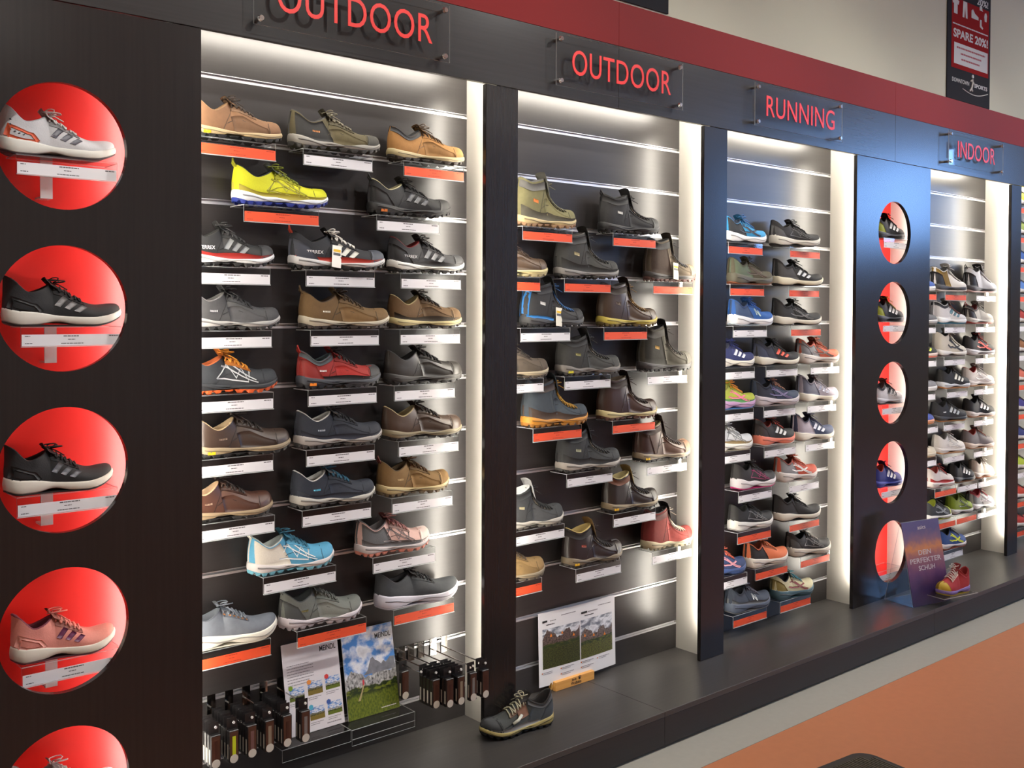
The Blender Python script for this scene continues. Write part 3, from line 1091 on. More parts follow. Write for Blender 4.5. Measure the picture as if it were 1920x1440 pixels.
    if strap:
        def sp_(mb, sd):
            line_patch(s, [(.015, .10), (.02, .4), (.03, .7), (.04, .92)], .016, .002, sd, mb)
            line_patch(s, [(.02, .06), (.15, .10), (.30, .08), (.42, .03)], .014, .002, sd, mb)
        O('heel_strap', cmat(strap, 'rub'), sp_)
    if foot:
        O('quarter', cmat(foot, typ), lambda mb, sd: patch(s, lambda a, b: a * (.44 - .12 * b), lambda a, b: .02 + b * .93, 10, 7, .0013, sd, mb))
    if col:
        O('collar', cmat(col), lambda mb, sd: patch(s, lambda a, b: .004 + a * (sc - .02), lambda a, b: (.80 if kind not in ('boot', 'mid', 'high') else .76) + b * .19, 14, 3, .0022, sd, mb))
    if cage:
        def cg(mb, sd):
            for pts in ([(.04, .10), (.06, .45), (.16, .50), (.24, .40), (.29, .10)], [(.05, .12), (.18, .09), (.29, .10)]):
                line_patch(s, pts, .011, .0022, sd, mb)
        O('heel_cage', cmat(cage, 'rub'), cg, (-1,))
    if st:
        for i in range(3):
            b0 = .455 + .078 * i
            O('stripe', mat('stripe_film', st, .4), lambda mb, sd: quad_patch(s, [(b0 - .055, .34 - .02 * i), (b0 - .010, .32 - .02 * i), (b0 + .060, .70 - .03 * i), (b0 + .020, .74 - .03 * i)], .0016, sd, mb), (-1,))
    if web:
        def wb(mb, sd):
            for pts in ([(.30, .30), (.42, .72), (.50, .30), (.56, .75), (.62, .28), (.64, .72)], [(.36, .74), (.48, .52), (.62, .34), (.72, .24)],
                        [(.44, .80), (.56, .58), (.70, .36)], [(.30, .30), (.46, .22), (.62, .22)]):
                line_patch(s, pts, .0045, .0014, sd, mb)
        O('overlay_lines', mat('overlay_film', web, .5), wb, (-1,))
    if swoop:
        def sw(mb, sd):
            line_patch(s, [(.28, .42), (.38, .24), (.50, .28), (.60, .52), (.66, .70)], .008, .0016, sd, mb)
            line_patch(s, [(.34, .66), (.46, .50), (.60, .26), (.70, .18)], .007, .0017, sd, mb)
            line_patch(s, [(.40, .70), (.56, .40), (.72, .26)], .006, .0018, sd, mb)
        O('side_stripe', mat('stripe_film', swoop, .45), sw, (-1,))
    if logo:
        def lg(mb, sd):
            for i in range(5):
                x = .20 + i * .017
                quad_patch(s, [(x, .48 - .012 * i), (x + .012, .475 - .012 * i), (x + .014, .56 - .012 * i), (x + .002, .565 - .012 * i)], .0018, sd, mb, 2)
        O('brand_mark', mat('print_film', logo, .5), lg, (-1,))
    if xlogo:
        def xl(mb, sd):
            line_patch(s, [(.50, .30), (.47, .66)], .006, .0018, sd, mb)
            line_patch(s, [(.47, .66), (.57, .28)], .007, .0018, sd, mb)
            line_patch(s, [(.57, .28), (.54, .64)], .006, .0018, sd, mb)
        O('brand_mark', mat('print_film', xlogo, .5), xl, (-1,))
    if spk:
        def sk(mb, sd):
            for i in range(9):
                x, y = .06 + .035 * (i % 4), .30 + .16 * (i // 4)
                line_patch(s, [(x, y), (x + .012, y + .05)], .003, .0016, sd, mb)
        O('speckles', cmat(spk), sk, (-1,))
    if typ == 'lea' or kind in ('hike', 'lthr', 'boot', 'mid'):
        sm = tuple(int(v * .62) for v in up)
        def seam(mb, sd):
            line_patch(s, [(.30, .06), (.34, .40), (.40, .68), (.42, .80)], .0022, .0009, sd, mb)
            line_patch(s, [(.34, .30), (.48, .46), (.62, .40), (.70, .10)], .0022, .0009, sd, mb)
            line_patch(s, [(.80, .05), (.79, .5), (.81, .95)], .0022, .0009, sd, mb)
        O('seams', cmat(sm), seam, (-1,))
    if plug:
        def pl(mb):
            for f in (.10, .135):
                w = float(s.w(np.array(f))) + .006
                mb.box(f * L - .006 - L / 2, f * L + .006 - L / 2, s.cl(np.array(f)) - w, s.cl(np.array(f)) - w + .004, .012, .021)
        mb = MB()
        pl(mb)
        link('sole_insert', mb.data('sole_insert', mat('insert_plastic', plug, .4)), root)
    if tab:
        h0 = s.surf(0.0, 1.0, -1)
        x0, z0 = h0[0] - L / 2, h0[2]
        mb = MB().tube([(x0 + .006, -.006, z0 - .012), (x0 - .006, -.006, z0 + .004), (x0 - .007, 0, z0 + .018), (x0 - .006, .006, z0 + .004), (x0 + .006, .006, z0 - .012)], .0032, 6)
        link('pull_tab', mb.data('pull_tab', cmat(tab), True), root)
    if tagc:
        p = s.surf(sc + .10, .8, -1)
        mb = MB().box(-.018, .018, -.0008, .0008, -.075, 0)
        o = link('hang_tag', mb.data('hang_tag', mat('hang_tag_card', tagc, .6)), root, (p[0] - L / 2 - .02, p[1] - .012, p[2] - .01), (-.12, .12, .1))
        for i, z in enumerate((-.022, -.034)):
            MB().box(-.014, .014, -.0012, -.0008, z, z + .009).obj('print', mat('tag_print', (232, 190, 40) if i == 0 else (90, 90, 90), .6), o)
        link('tag_string', MB().tube([(p[0] - L / 2, p[1] - .001, p[2] + .01), (p[0] - L / 2 - .02, p[1] - .012, p[2] - .01)], .0008, 4).data('tag_string', cmat((40, 40, 40))), root)
    if words:
        p = [s.surf(a, b, -1) for a, b in ((.16, .45), (.30, .45))]
        me = text('lettering', words, .13 * L - L / 2, .30 * L - L / 2, s.surf(.2, .40, -1)[2], s.surf(.2, .40, -1)[2] + .011, min(p[0][1], p[1][1]) - .0012, mat('print_film', (235, 235, 235), .5), root, .0006)
        me.rotation_euler = (0, 0, 0)
    return root, s


ROWN = ['top', 'second', 'third', 'fourth', 'fifth', 'sixth', 'seventh', 'eighth', 'ninth', 'tenth', 'eleventh', 'lowest']
CAMY = 2.9002


def place(bay, row, k, xm, Lm, shx, strip, kind, n, up, Lmax=.335, q=None, **kw):
    """a shoe on its acrylic shelf; xm / Lm: middle and straight-on length of the shoe, shx: middle of the shelf"""
    nm = ['hiking shoe', 'boot', 'running', 'indoor', 'end'][bay - 1]
    z = SL0 - 0.2 * k - .012
    L = min(Lm, Lmax if bay < 3 else .315)
    tn = xm / (CAMY + .148)
    th = 0.0
    if Lm > L:
        g = Lm / L
        for i in range(1, 60):
            a = math.radians(i * .35)
            th = a
            if math.cos(a) + tn * math.sin(a) >= g:
                break
    Wd = .054 * (0.55 + 0.45 * L / 0.32)
    y = YB - .004 - (L / 2 * math.sin(th) * .85 + Wd * math.cos(th))
    x = xm * (y + CAMY) / (.148 + CAMY)
    boot = kind in ('boot', 'mid')
    name = 'hiking_boot' if boot else {'hike': 'hiking_shoe', 'lthr': 'leather_shoe', 'run': 'running_shoe', 'ultra': 'running_shoe', 'ind': 'indoor_shoe', 'high': 'indoor_shoe'}[kind]
    grp = {1: 'hiking shoes in the first bay', 2: 'boots in the second bay', 3: 'running shoes in the third bay', 4: 'indoor shoes in the fourth bay', 5: 'shoes in the end bay'}[bay]
    kw.setdefault('cat', 'boot' if boot else 'shoe')
    make_shoe(name, '%s, %s row of %s bay' % (n, ROWN[row], nm), kind, L, up, (x, y, z + .0004), -th, grp, q if q else (1.0 if bay < 3 else .75), **kw)
    if shx is not None:
        shelf(shx, z, strip, 'clear shelf, %s price strip, under %s' % ('orange' if strip == 'o' else 'white', n), 'acrylic shelves in the %s bay' % nm)

# ---- bay 1: hiking shoes
WH, OFW, BLK = (236, 234, 228), (214, 206, 186), (24, 24, 26)
place(1, 0, 1, 1.434, .30, 1.411, 'o', 'lthr', 'brown nubuck shoe with black and yellow sole', (150, 108, 74), typ='sue', mid=(186, 164, 124), out=BLK, plug=(240, 180, 20), lace=(60, 45, 36), lin_=(170, 130, 90), eye=(140, 104, 74))
place(1, 0, 1, 1.791, .342, 1.778, 'w', 'hike', 'olive and charcoal hiker with grey camouflage sole', (98, 88, 58), typ='sue', foot=(52, 52, 52), mid=(150, 146, 138), out=(66, 64, 62), wave=.003, lin_=(70, 68, 66), lace=(150, 142, 120), cap=(70, 68, 62), logo=(190, 120, 60), tng=(90, 84, 64))
place(1, 0, 1, 2.175, .324, 2.177, 'o', 'lthr', 'tan moccasin toe shoe with black collar', (196, 140, 76), typ='sue', mid=(186, 170, 128), out=(60, 52, 46), lin_=(30, 32, 38), col=(36, 38, 44), lace=(80, 56, 36), hooks=(70, 60, 50), eye=(190, 134, 72))
place(1, 1, 2, 1.588, .333, 1.568, 'o', 'hike', 'neon yellow shoe with blue and white sole', (222, 222, 24), mid=(226, 230, 236), out=(40, 62, 170), wave=.003, lin_=(40, 44, 46), tab=(200, 200, 40), lace=(150, 160, 40), tng=(120, 128, 120), web=(150, 146, 40), eye=(190, 190, 30), rand=(200, 186, 60))
place(1, 1, 2, 2.102, .344, 2.064, 'w', 'hike', 'all black trail shoe with tonal stripes', (42, 42, 44), mid=(34, 34, 36), out=(22, 22, 24), st=(74, 74, 78), heel=(30, 30, 32), cap=(36, 36, 38), lace=(26, 26, 28), tab=(40, 40, 42), lin_=(200, 190, 150), plug=(200, 110, 40))
place(1, 2, 3, 1.405, .30, 1.391, 'w', 'hike', 'black trail shoe with white sole and red tab', (40, 40, 42), mid=(238, 238, 238), out=(34, 34, 36), rand=(196, 44, 36), st=(120, 122, 124), tab=(210, 50, 40), lace=(60, 60, 62), words='TERREX', cap=(70, 70, 72), tng=(50, 50, 52))
place(1, 2, 3, 1.802, .363, 1.788, 'w', 'hike', 'black trail shoe with red line and hanging tag', (34, 36, 44), Lmax=.35, mid=(206, 204, 202), out=(24, 24, 26), rand=(224, 70, 54), st=(206, 206, 196), tab=(232, 78, 50), heel=(66, 70, 84), cap=(78, 84, 98), lace=(232, 228, 220), words='TERREX', tagc=(250, 248, 240), tng=(20, 20, 22))
place(1, 2, 3, 2.176, .324, 2.165, 'w', 'hike', 'charcoal trail shoe with thin white foam sole', (62, 62, 66), mid=(240, 240, 232), out=(30, 30, 32), heel=(44, 44, 46), rand=(48, 48, 52), st=(130, 132, 134), lin_=(150, 30, 30), lace=(40, 40, 42), cap=(58, 58, 62), words='TERREX')
place(1, 3, 4, 1.421, .31, 1.396, 'w', 'hike', 'plain grey suede shoe with pale grey sole', (84, 84, 86), typ='sue', mid=(176, 174, 170), out=(60, 60, 60), wave=.002, lin_=(150, 148, 146), lace=(44, 44, 48), logo=(180, 180, 182), eye=(76, 76, 78))
place(1, 3, 4, 1.831, .343, 1.805, 'w', 'hike', 'long light brown nubuck walking shoe', (132, 100, 58), typ='sue', mid=(190, 180, 158), out=(60, 50, 44), lin_=(90, 66, 40), lace=(70, 50, 30), logo=(220, 210, 190), tab=(110, 84, 50), eye=(122, 92, 54))
place(1, 3, 4, 2.170, .312, 2.162, 'w', 'lthr', 'dark brown nubuck shoe with yellowish sole', (118, 86, 48), typ='sue', mid=(196, 182, 130), out=(54, 46, 40), cap=(112, 82, 46), lin_=(190, 170, 120), lace=(44, 34, 28), rand=(70, 60, 48), tng=(60, 48, 36))
place(1, 4, 5, 1.412, .31, 1.402, 'w', 'hike', 'black mesh shoe with orange sole and grey web', (50, 54, 60), mid=(40, 42, 46), out=(236, 100, 40), web=(190, 192, 194), lace=(236, 150, 40), lin_=(220, 110, 50), tab=(40, 44, 60), tng=(226, 130, 40), eye=(214, 128, 40))
place(1, 4, 5, 1.809, .315, 1.796, 'w', 'hike', 'bright red shoe with orange heel and black rand', (190, 44, 36), mid=(56, 58, 66), out=(44, 44, 50), rand=(44, 42, 46), heel=(172, 48, 42), cap=(40, 38, 42), lace=(40, 32, 36), lin_=(90, 104, 110), tab=(216, 50, 36), logo=(226, 216, 214), col=(84, 92, 96), plug=(240, 140, 40), tng=(180, 40, 40))
place(1, 4, 5, 2.164, .329, 2.138, 'w', 'lthr', 'black leather shoe with deep cleated sole', (62, 58, 54), typ='lea', mid=(58, 56, 54), out=(34, 33, 33), lin_=(60, 62, 64), lace=(26, 26, 28), cap=(56, 53, 50), wave=.002)
place(1, 5, 6, 1.454, .32, 1.401, 'w', 'lthr', 'dark brown leather shoe with cream lining', (72, 54, 44), typ='lea', mid=(150, 132, 104), out=(26, 25, 26), plug=(240, 190, 30), lin_=(206, 180, 140), lace=(44, 32, 28), logo=(120, 100, 84))
place(1, 5, 6, 1.807, .330, 1.789, 'w', 'hike', 'navy suede shoe with white piped collar', (44, 48, 60), typ='sue', mid=(170, 164, 158), out=(72, 68, 66), wave=.003, lin_=(196, 192, 186), lace=(36, 38, 44), rand=(50, 54, 70), logo=(150, 156, 166), tng=(130, 128, 126))
place(1, 5, 6, 2.158, .340, 2.156, 'w', 'lthr', 'brown leather shoe with thick khaki cleated sole', (88, 66, 50), typ='lea', mid=(132, 120, 92), out=(40, 38, 38), lin_=(196, 176, 130), lace=(40, 32, 28), cap=(84, 62, 46), wave=.003, tng=(70, 52, 40))
place(1, 6, 7, 1.400, .30, 1.406, 'w', 'lthr', 'reddish brown leather shoe with dangling lace', (98, 62, 48), typ='lea', mid=(156, 134, 104), out=(28, 26, 26), plug=(240, 180, 40), lin_=(214, 178, 140), lace=(50, 36, 32), logo=(150, 120, 100))
place(1, 6, 7, 1.786, .315, 1.774, 'w', 'hike', 'navy suede shoe with turquoise details', (46, 52, 66), typ='sue', mid=(190, 186, 176), out=(70, 68, 66), wave=.003, lin_=(206, 202, 196), lace=(60, 120, 150), logo=(90, 180, 210), rand=(52, 58, 74), tng=(150, 150, 150))
place(1, 6, 7, 2.120, .300, 2.129, 'w', 'hike', 'sandy tan walking shoe', (148, 112, 62), typ='sue', mid=(196, 176, 126), out=(120, 100, 70), lin_=(110, 84, 50), lace=(110, 76, 40), tab=(120, 50, 40), cap=(150, 112, 60), logo=(190, 160, 110))
place(1, 7, 8, 1.626, .305, 1.634, 'w', 'hike', 'sky blue shoe with cream heel and web lines', (96, 178, 216), mid=(222, 214, 210), out=(120, 190, 210), foot=(224, 216, 200), web=(220, 226, 226), lin_=(200, 206, 200), lace=(70, 140, 170), tab=(226, 220, 206), tng=(80, 160, 190), eye=(96, 176, 212), wave=.002)
place(1, 7, 8, 2.031, .300, 2.050, 'w', 'hike', 'pale pink and grey shoe with coral sole', (220, 180, 168), mid=(206, 196, 194), out=(226, 140, 120), foot=(112, 112, 114), web=(110, 100, 100), lin_=(120, 112, 112), lace=(200, 140, 136), tng=(150, 80, 84), rand=(130, 130, 132), tab=(100, 100, 102), cap=(226, 206, 196))
place(1, 8, 9, 1.409, .31, 1.392, 'o', 'run', 'light grey felt sneaker with white sole', (132, 138, 148), typ='sue', mid=(240, 236, 220), out=(220, 214, 200), lin_=(110, 116, 126), lace=(140, 148, 160), hooks=(190, 130, 80), eye=(124, 130, 142))
place(1, 8, 9, 1.738, .305, 1.755, 'o', 'hike', 'grey green trainer with notched white sole', (132, 136, 128), mid=(214, 206, 210), out=(190, 182, 186), wave=.003, heel=(84, 88, 88), lin_=(90, 94, 94), lace=(110, 112, 108), tab=(120, 122, 120), eye=(116, 120, 112), logo=(110, 100, 50))
place(1, 8, 9, 2.137, .350, 2.137, 'o', 'run', 'dark grey sneaker with plain white wedge sole', (74, 78, 82), Lmax=.345, typ='sue', mid=(214, 212, 222), out=(200, 198, 206), lin_=(54, 56, 60), lace=(40, 42, 46), eye=(66, 70, 74))

# ---- bay 2: boots
place(2, 0, 2, 2.765, .31, 2.737, 'o', 'boot', 'khaki green boot with orange patch', (136, 130, 88), typ='sue', mid=(196, 176, 130), out=(190, 150, 110), rand=(96, 92, 78), col=(110, 108, 104), lin_=(112, 110, 108), lace=(120, 116, 90), logo=(226, 130, 60), hooks=(80, 76, 60), tng=(116, 114, 106), hs=1.04)
place(2, 0, 2, 3.260, .350, 3.245, 'o', 'mid', 'black textile boot with white mark', (40, 40, 42), mid=(34, 34, 36), out=(24, 24, 26), cap=(46, 46, 48), lin_=(24, 24, 26), lace=(30, 30, 32), logo=(226, 226, 222), hs=1.0, tab=(28, 28, 30))
place(2, 1, 3, 2.608, .31, 2.562, 'o', 'lthr', 'brown shoe toe with pale yellow sole', (112, 88, 68), typ='lea', mid=(214, 200, 146), out=(190, 176, 130), lin_=(80, 60, 50), lace=(70, 50, 40))
place(2, 1, 3, 3.002, .345, 2.963, 'o', 'boot', 'dark grey boot with slotted grey sole', (70, 70, 68), typ='sue', mid=(132, 128, 124), out=(48, 47, 46), rand=(52, 52, 52), lin_=(90, 86, 82), lace=(40, 40, 44), logo=(170, 158, 120), col=(58, 58, 58), hs=1.02)
place(2, 1, 3, 3.530, .315, 3.499, 'o', 'boot', 'brown and black boot with hanging tag', (104, 90, 72), Lmax=.30, typ='sue', mid=(66, 62, 60), out=(120, 84, 76), foot=(80, 62, 50), col=(36, 34, 36), lin_=(30, 30, 32), lace=(60, 60, 66), tagc=(226, 220, 190), cap=(140, 124, 98), hs=1.03)
place(2, 2, 4, 2.807, .320, 2.728, 'w', 'boot', 'black boot with blue heel strap and tag', (52, 52, 54), mid=(58, 58, 60), out=(34, 34, 36), strap=(52, 140, 220), lin_=(40, 40, 44), lace=(60, 110, 170), logo=(216, 216, 212), tagc=(232, 228, 210), col=(50, 50, 54), hs=.95)
place(2, 2, 4, 3.251, .345, 3.193, 'o', 'boot', 'brown leather boot with yellow wedge sole', (84, 64, 48), typ='lea', mid=(196, 178, 76), out=(120, 100, 50), lin_=(50, 42, 36), lace=(150, 120, 80), hooks=(160, 130, 80), logo=(80, 60, 44), hs=1.0)
place(2, 3, 5, 2.615, .31, 2.583, 'w', 'lthr', 'brown grey shoe toe with cream sole', (104, 90, 76), typ='sue', mid=(178, 164, 136), out=(90, 80, 68), lin_=(70, 60, 52), lace=(60, 50, 44))
place(2, 3, 5, 3.014, .348, 2.966, 'w', 'mid', 'charcoal suede boot with wavy grey sole', (66, 66, 64), typ='sue', mid=(118, 112, 106), out=(60, 58, 56), wave=.004, lin_=(50, 50, 50), lace=(44, 44, 46), plug=(200, 190, 50), logo=(150, 146, 90))
place(2, 3, 5, 3.498, .330, 3.464, 'w', 'boot', 'tall dark olive boot with black tongue', (82, 78, 66), Lmax=.315, typ='sue', mid=(66, 64, 64), out=(48, 46, 48), foot=(58, 56, 48), lin_=(28, 28, 30), lace=(50, 50, 44), logo=(190, 150, 70), tng=(24, 24, 26), cap=(92, 88, 78), hs=1.10)
place(2, 4, 6, 2.824, .338, 2.796, 'o', 'boot', 'slate blue boot with orange sole and laces', (68, 78, 88), typ='sue', mid=(206, 140, 50), out=(196, 130, 44), rand=(84, 66, 56), foot=(70, 80, 90), col=(74, 60, 56), lin_=(70, 60, 56), lace=(200, 150, 50), hooks=(190, 150, 70), wave=.003, hs=1.0)
place(2, 4, 6, 3.255, .345, 3.248, 'o', 'boot', 'glossy dark brown boot with cream sole', (72, 48, 38), typ='lea', mid=(206, 190, 140), out=(110, 70, 60), lin_=(90, 72, 50), lace=(50, 40, 36), wave=.002, hs=.98)
place(2, 5, 7, 3.018, .345, 2.981, 'w', 'mid', 'dark grey suede boot with dirty white sole', (62, 64, 66), typ='sue', mid=(170, 162, 152), out=(70, 68, 66), wave=.003, lin_=(66, 66, 70), lace=(46, 46, 48), rand=(58, 58, 60), logo=(160, 160, 130), hs=1.05)
place(2, 5, 7, 3.485, .345, 3.466, 'w', 'mid', 'shiny brown leather boot with black heel', (96, 68, 54), typ='lea', mid=(150, 134, 110), out=(30, 28, 28), heel=(70, 46, 38), cap=(150, 112, 90), plug=(230, 190, 40), lin_=(150, 136, 90), lace=(60, 50, 50), tng=(70, 52, 44), hs=1.05)
place(2, 6, 8, 2.699, .315, 2.701, 'w', 'mid', 'grey boot with white lined collar', (74, 76, 78), typ='sue', mid=(196, 190, 178), out=(120, 116, 110), wave=.003, lin_=(216, 216, 214), lace=(40, 40, 42), logo=(190, 180, 140), tng=(190, 190, 190))
place(2, 6, 8, 3.277, .320, 3.256, 'w', 'mid', 'near black leather boot with cream fur collar', (54, 44, 38), typ='lea', mid=(140, 124, 96), out=(26, 25, 26), plug=(230, 180, 40), lin_=(206, 188, 130), lace=(34, 30, 30), col=(120, 66, 36), tng=(196, 176, 120))
place(2, 7, 9, 2.600, .31, 2.578, 'o', 'lthr', 'sandy suede shoe toe with grey sole', (184, 146, 90), typ='sue', mid=(150, 136, 110), out=(110, 100, 86), lin_=(120, 96, 60), lace=(80, 60, 40))
place(2, 7, 9, 3.045, .325, 3.036, 'w', 'mid', 'black brown leather boot with yellow fur lining', (52, 40, 38), typ='lea', mid=(126, 112, 90), out=(70, 62, 54), wave=.004, plug=(220, 170, 40), lin_=(208, 180, 110), lace=(36, 30, 30), logo=(150, 70, 56), tng=(170, 134, 84), cap=(66, 54, 48))
place(2, 7, 9, 3.524, .310, 3.504, 'w', 'boot', 'red suede boot with ivory sole', (152, 52, 46), typ='sue', mid=(206, 192, 156), out=(190, 176, 140), wave=.004, lin_=(40, 34, 36), lace=(206, 190, 170), hooks=(200, 190, 176), tng=(34, 30, 32), hs=.95)

# ---- bay 3: running shoes
place(3, 0, 2, 4.074, .31, 4.029, 'o', 'run', 'bright blue runner with thick white sole', (50, 160, 220), mid=(236, 236, 236), out=(40, 44, 50), foot=(36, 40, 46), lin_=(40, 60, 90), lace=(60, 130, 200), swoop=(30, 40, 56))
place(3, 0, 2, 4.508, .400, 4.527, 'o', 'run', 'black runner with grey angled lines', (40, 38, 40), mid=(222, 218, 206), out=(40, 40, 40), heel=(96, 96, 98), web=(84, 84, 86), lace=(40, 40, 42))
place(3, 1, 3, 4.128, .31, 4.044, 'o', 'run', 'olive runner with green and brown swirls', (96, 88, 66), mid=(88, 84, 70), out=(170, 96, 60), swoop=(70, 54, 40), lin_=(60, 54, 40), lace=(80, 74, 56), foot=(110, 124, 100))
place(3, 1, 3, 4.535, .410, 4.523, 'o', 'ultra', 'grey heeled black runner with silver bars', (32, 32, 34), mid=(226, 218, 192), out=(34, 34, 34), foot=(84, 82, 82), st=(206, 208, 210), lace=(28, 28, 30), hs=1.0)
place(3, 2, 4, 4.135, .31, 4.070, 'w', 'run', 'royal blue runner with patterned square', (44, 110, 200), mid=(238, 238, 240), out=(206, 220, 230), foot=(70, 96, 140), xlogo=(170, 190, 190), lin_=(60, 80, 120), lace=(60, 120, 220))
place(3, 2, 4, 4.528, .398, 4.542, 'o', 'ultra', 'black runner with grey ribbed side', (42, 42, 42), mid=(226, 220, 204), out=(30, 30, 30), swoop=(96, 96, 96), foot=(56, 56, 56), lace=(28, 28, 30))
place(3, 3, 5, 3.995, .29, 3.973, 'w', 'run', 'navy runner with white bars', (44, 54, 116), mid=(232, 228, 214), out=(40, 44, 60), st=(222, 224, 230), lace=(50, 60, 140), lin_=(40, 44, 70))
place(3, 3, 5, 4.348, .355, 4.335, 'w', 'ultra', 'black runner with orange bars', (40, 40, 44), mid=(226, 222, 206), out=(32, 32, 34), st=(226, 84, 56), heel=(70, 78, 104), lace=(30, 30, 32), foot=(54, 58, 76))
place(3, 3, 5, 4.719, .350, 4.719, 'w', 'run', 'coral clog runner with grey heel', (232, 112, 82), mid=(220, 212, 202), out=(200, 190, 180), heel=(160, 160, 164), foot=(168, 166, 168), swoop=(90, 60, 50), lace=(226, 110, 80), lin_=(190, 80, 60))
place(3, 4, 6, 3.995, .31, 3.967, 'w', 'run', 'neon multicolour runner with orange lace', (196, 206, 70), mid=(190, 150, 190), out=(80, 140, 210), swoop=(226, 120, 150), lace=(236, 150, 50), lin_=(190, 190, 90), wave=.003, rand=(110, 190, 110))
place(3, 4, 6, 4.343, .370, 4.319, 'w', 'run', 'dark blue runner with lilac sole', (56, 70, 100), mid=(206, 196, 200), out=(180, 170, 176), foot=(40, 44, 60), swoop=(100, 90, 130), lace=(180, 130, 110), lin_=(30, 30, 40))
place(3, 4, 6, 4.721, .335, 4.693, 'w', 'ultra', 'pale lavender runner with grey blue side', (190, 182, 194), mid=(226, 220, 202), out=(190, 184, 176), st=(120, 122, 144), foot=(122, 126, 146), lace=(190, 184, 198), lin_=(50, 50, 64), hs=1.05)
place(3, 5, 7, 3.976, .31, 3.944, 'w', 'run', 'white runner with grey lattice and gold line', (206, 208, 210), mid=(232, 230, 222), out=(190, 180, 160), web=(130, 134, 136), rand=(186, 160, 110), lace=(200, 200, 204), lin_=(150, 150, 150))
place(3, 5, 7, 4.337, .300, 4.325, 'w', 'run', 'black runner with coral and white sole', (48, 46, 46), mid=(236, 130, 104), out=(222, 214, 208), st=(220, 220, 218), lin_=(160, 60, 50), lace=(190, 70, 56), heel=(60, 50, 48), hs=1.05)
place(3, 5, 7, 4.681, .345, 4.680, 'w', 'ultra', 'lavender and navy runner with white bars', (78, 88, 124), mid=(226, 220, 204), out=(196, 190, 180), st=(216, 216, 226), foot=(190, 180, 192), lin_=(36, 30, 50), lace=(90, 90, 130), hs=1.08)
place(3, 6, 8, 4.169, .31, 4.122, 'w', 'run', 'black runner with pink sole and lacing', (50, 48, 50), mid=(226, 220, 222), out=(226, 60, 140), web=(150, 50, 96), lace=(40, 38, 40), wave=.004)
place(3, 6, 8, 4.529, .330, 4.537, 'w', 'run', 'coral clog runner with silver dots', (226, 100, 74), mid=(216, 208, 200), out=(200, 194, 186), foot=(170, 168, 170), swoop=(220, 216, 212), lace=(226, 106, 76), lin_=(120, 50, 40))
place(3, 7, 9, 4.149, .31, 4.117, 'o', 'run', 'black runner with grey lattice and white sole', (36, 36, 38), mid=(226, 224, 218), out=(190, 188, 182), web=(110, 110, 112), lace=(34, 34, 36))
place(3, 7, 9, 4.544, .385, 4.543, 'o', 'ultra', 'plain black runner with cream sole', (46, 44, 44), mid=(224, 218, 202), out=(40, 38, 38), foot=(56, 54, 54), lace=(30, 30, 32))
place(3, 8, 10, 3.945, .28, 3.927, 'w', 'run', 'blue runner with pink stripes and lace', (58, 80, 130), mid=(60, 84, 136), out=(40, 50, 80), swoop=(216, 150, 160), lace=(236, 110, 84))
place(3, 8, 10, 4.276, .320, 4.261, 'o', 'run', 'orange runner with black heel', (240, 130, 84), mid=(228, 220, 208), out=(200, 192, 180), foot=(46, 42, 42), lin_=(190, 90, 60), lace=(240, 140, 96), tab=(230, 110, 70))
place(3, 8, 10, 4.650, .365, 4.645, 'o', 'run', 'black runner with silver lines and ivory sole', (48, 46, 46), mid=(218, 210, 194), out=(150, 144, 136), web=(120, 118, 116), heel=(90, 90, 90), lace=(190, 186, 176))
place(3, 9, 11, 4.130, .31, 4.088, 'o', 'run', 'slate blue runner with N mark', (70, 80, 100), mid=(90, 100, 118), out=(150, 150, 150), xlogo=(190, 196, 200), foot=(84, 94, 112), rand=(130, 134, 138), lace=(130, 130, 150), lin_=(40, 46, 60))
place(3, 9, 11, 4.507, .325, 4.471, 'o', 'run', 'cream runner with red stripes and teal sole', (214, 206, 166), mid=(70, 100, 110), out=(60, 100, 110), swoop=(130, 50, 50), lace=(90, 170, 190), lin_=(30, 30, 40), heel=(170, 150, 80))

# ---- bay 4: indoor shoes
place(4, 0, 3, 5.785, .30, 5.775, 'o', 'ind', 'blue indoor shoe half behind the pillar', (60, 100, 190), mid=(226, 226, 226), out=(200, 200, 200), hs=.8)
place(4, 0, 3, 6.152, .390, 6.154, 'o', 'high', 'white and gold basketball shoe', (214, 210, 206), mid=(60, 58, 60), out=(206, 200, 196), foot=(150, 118, 40), heel=(30, 30, 36), lace=(214, 210, 206), lin_=(26, 26, 28), hs=.92)
place(4, 0, 3, 6.578, .365, 6.561, 'w', 'high', 'white high top with black heel band', (206, 208, 212), mid=(64, 62, 64), out=(226, 200, 196), heel=(30, 30, 32), lin_=(40, 40, 42), lace=(196, 198, 204), tng=(40, 40, 44), tab=(24, 24, 26))
place(4, 1, 4, 5.815, .30, 5.772, 'w', 'ind', 'grey indoor shoe half behind the pillar', (110, 110, 116), mid=(190, 190, 190), out=(120, 120, 120), hs=.8)
place(4, 1, 4, 6.160, .365, 6.148, 'w', 'high', 'white high top with teal sole', (206, 204, 206), mid=(228, 230, 230), out=(36, 120, 150), st=(60, 100, 112), col=(28, 28, 34), lin_=(30, 28, 34), lace=(120, 60, 60), foot=(206, 204, 206), hs=.84)
place(4, 1, 4, 6.551, .325, 6.557, 'w', 'ind', 'pale grey shoe with red sole line', (196, 194, 184), mid=(200, 198, 190), out=(206, 70, 56), heel=(44, 40, 40), col=(36, 30, 32), lin_=(120, 30, 30), lace=(206, 204, 196), tab=(180, 40, 36))
place(4, 2, 5, 5.82, .30, 5.783, 'w', 'ind', 'black indoor shoe with lime bars', (36, 36, 36), mid=(226, 200, 190), out=(226, 96, 76), st=(206, 226, 40), hs=.85)
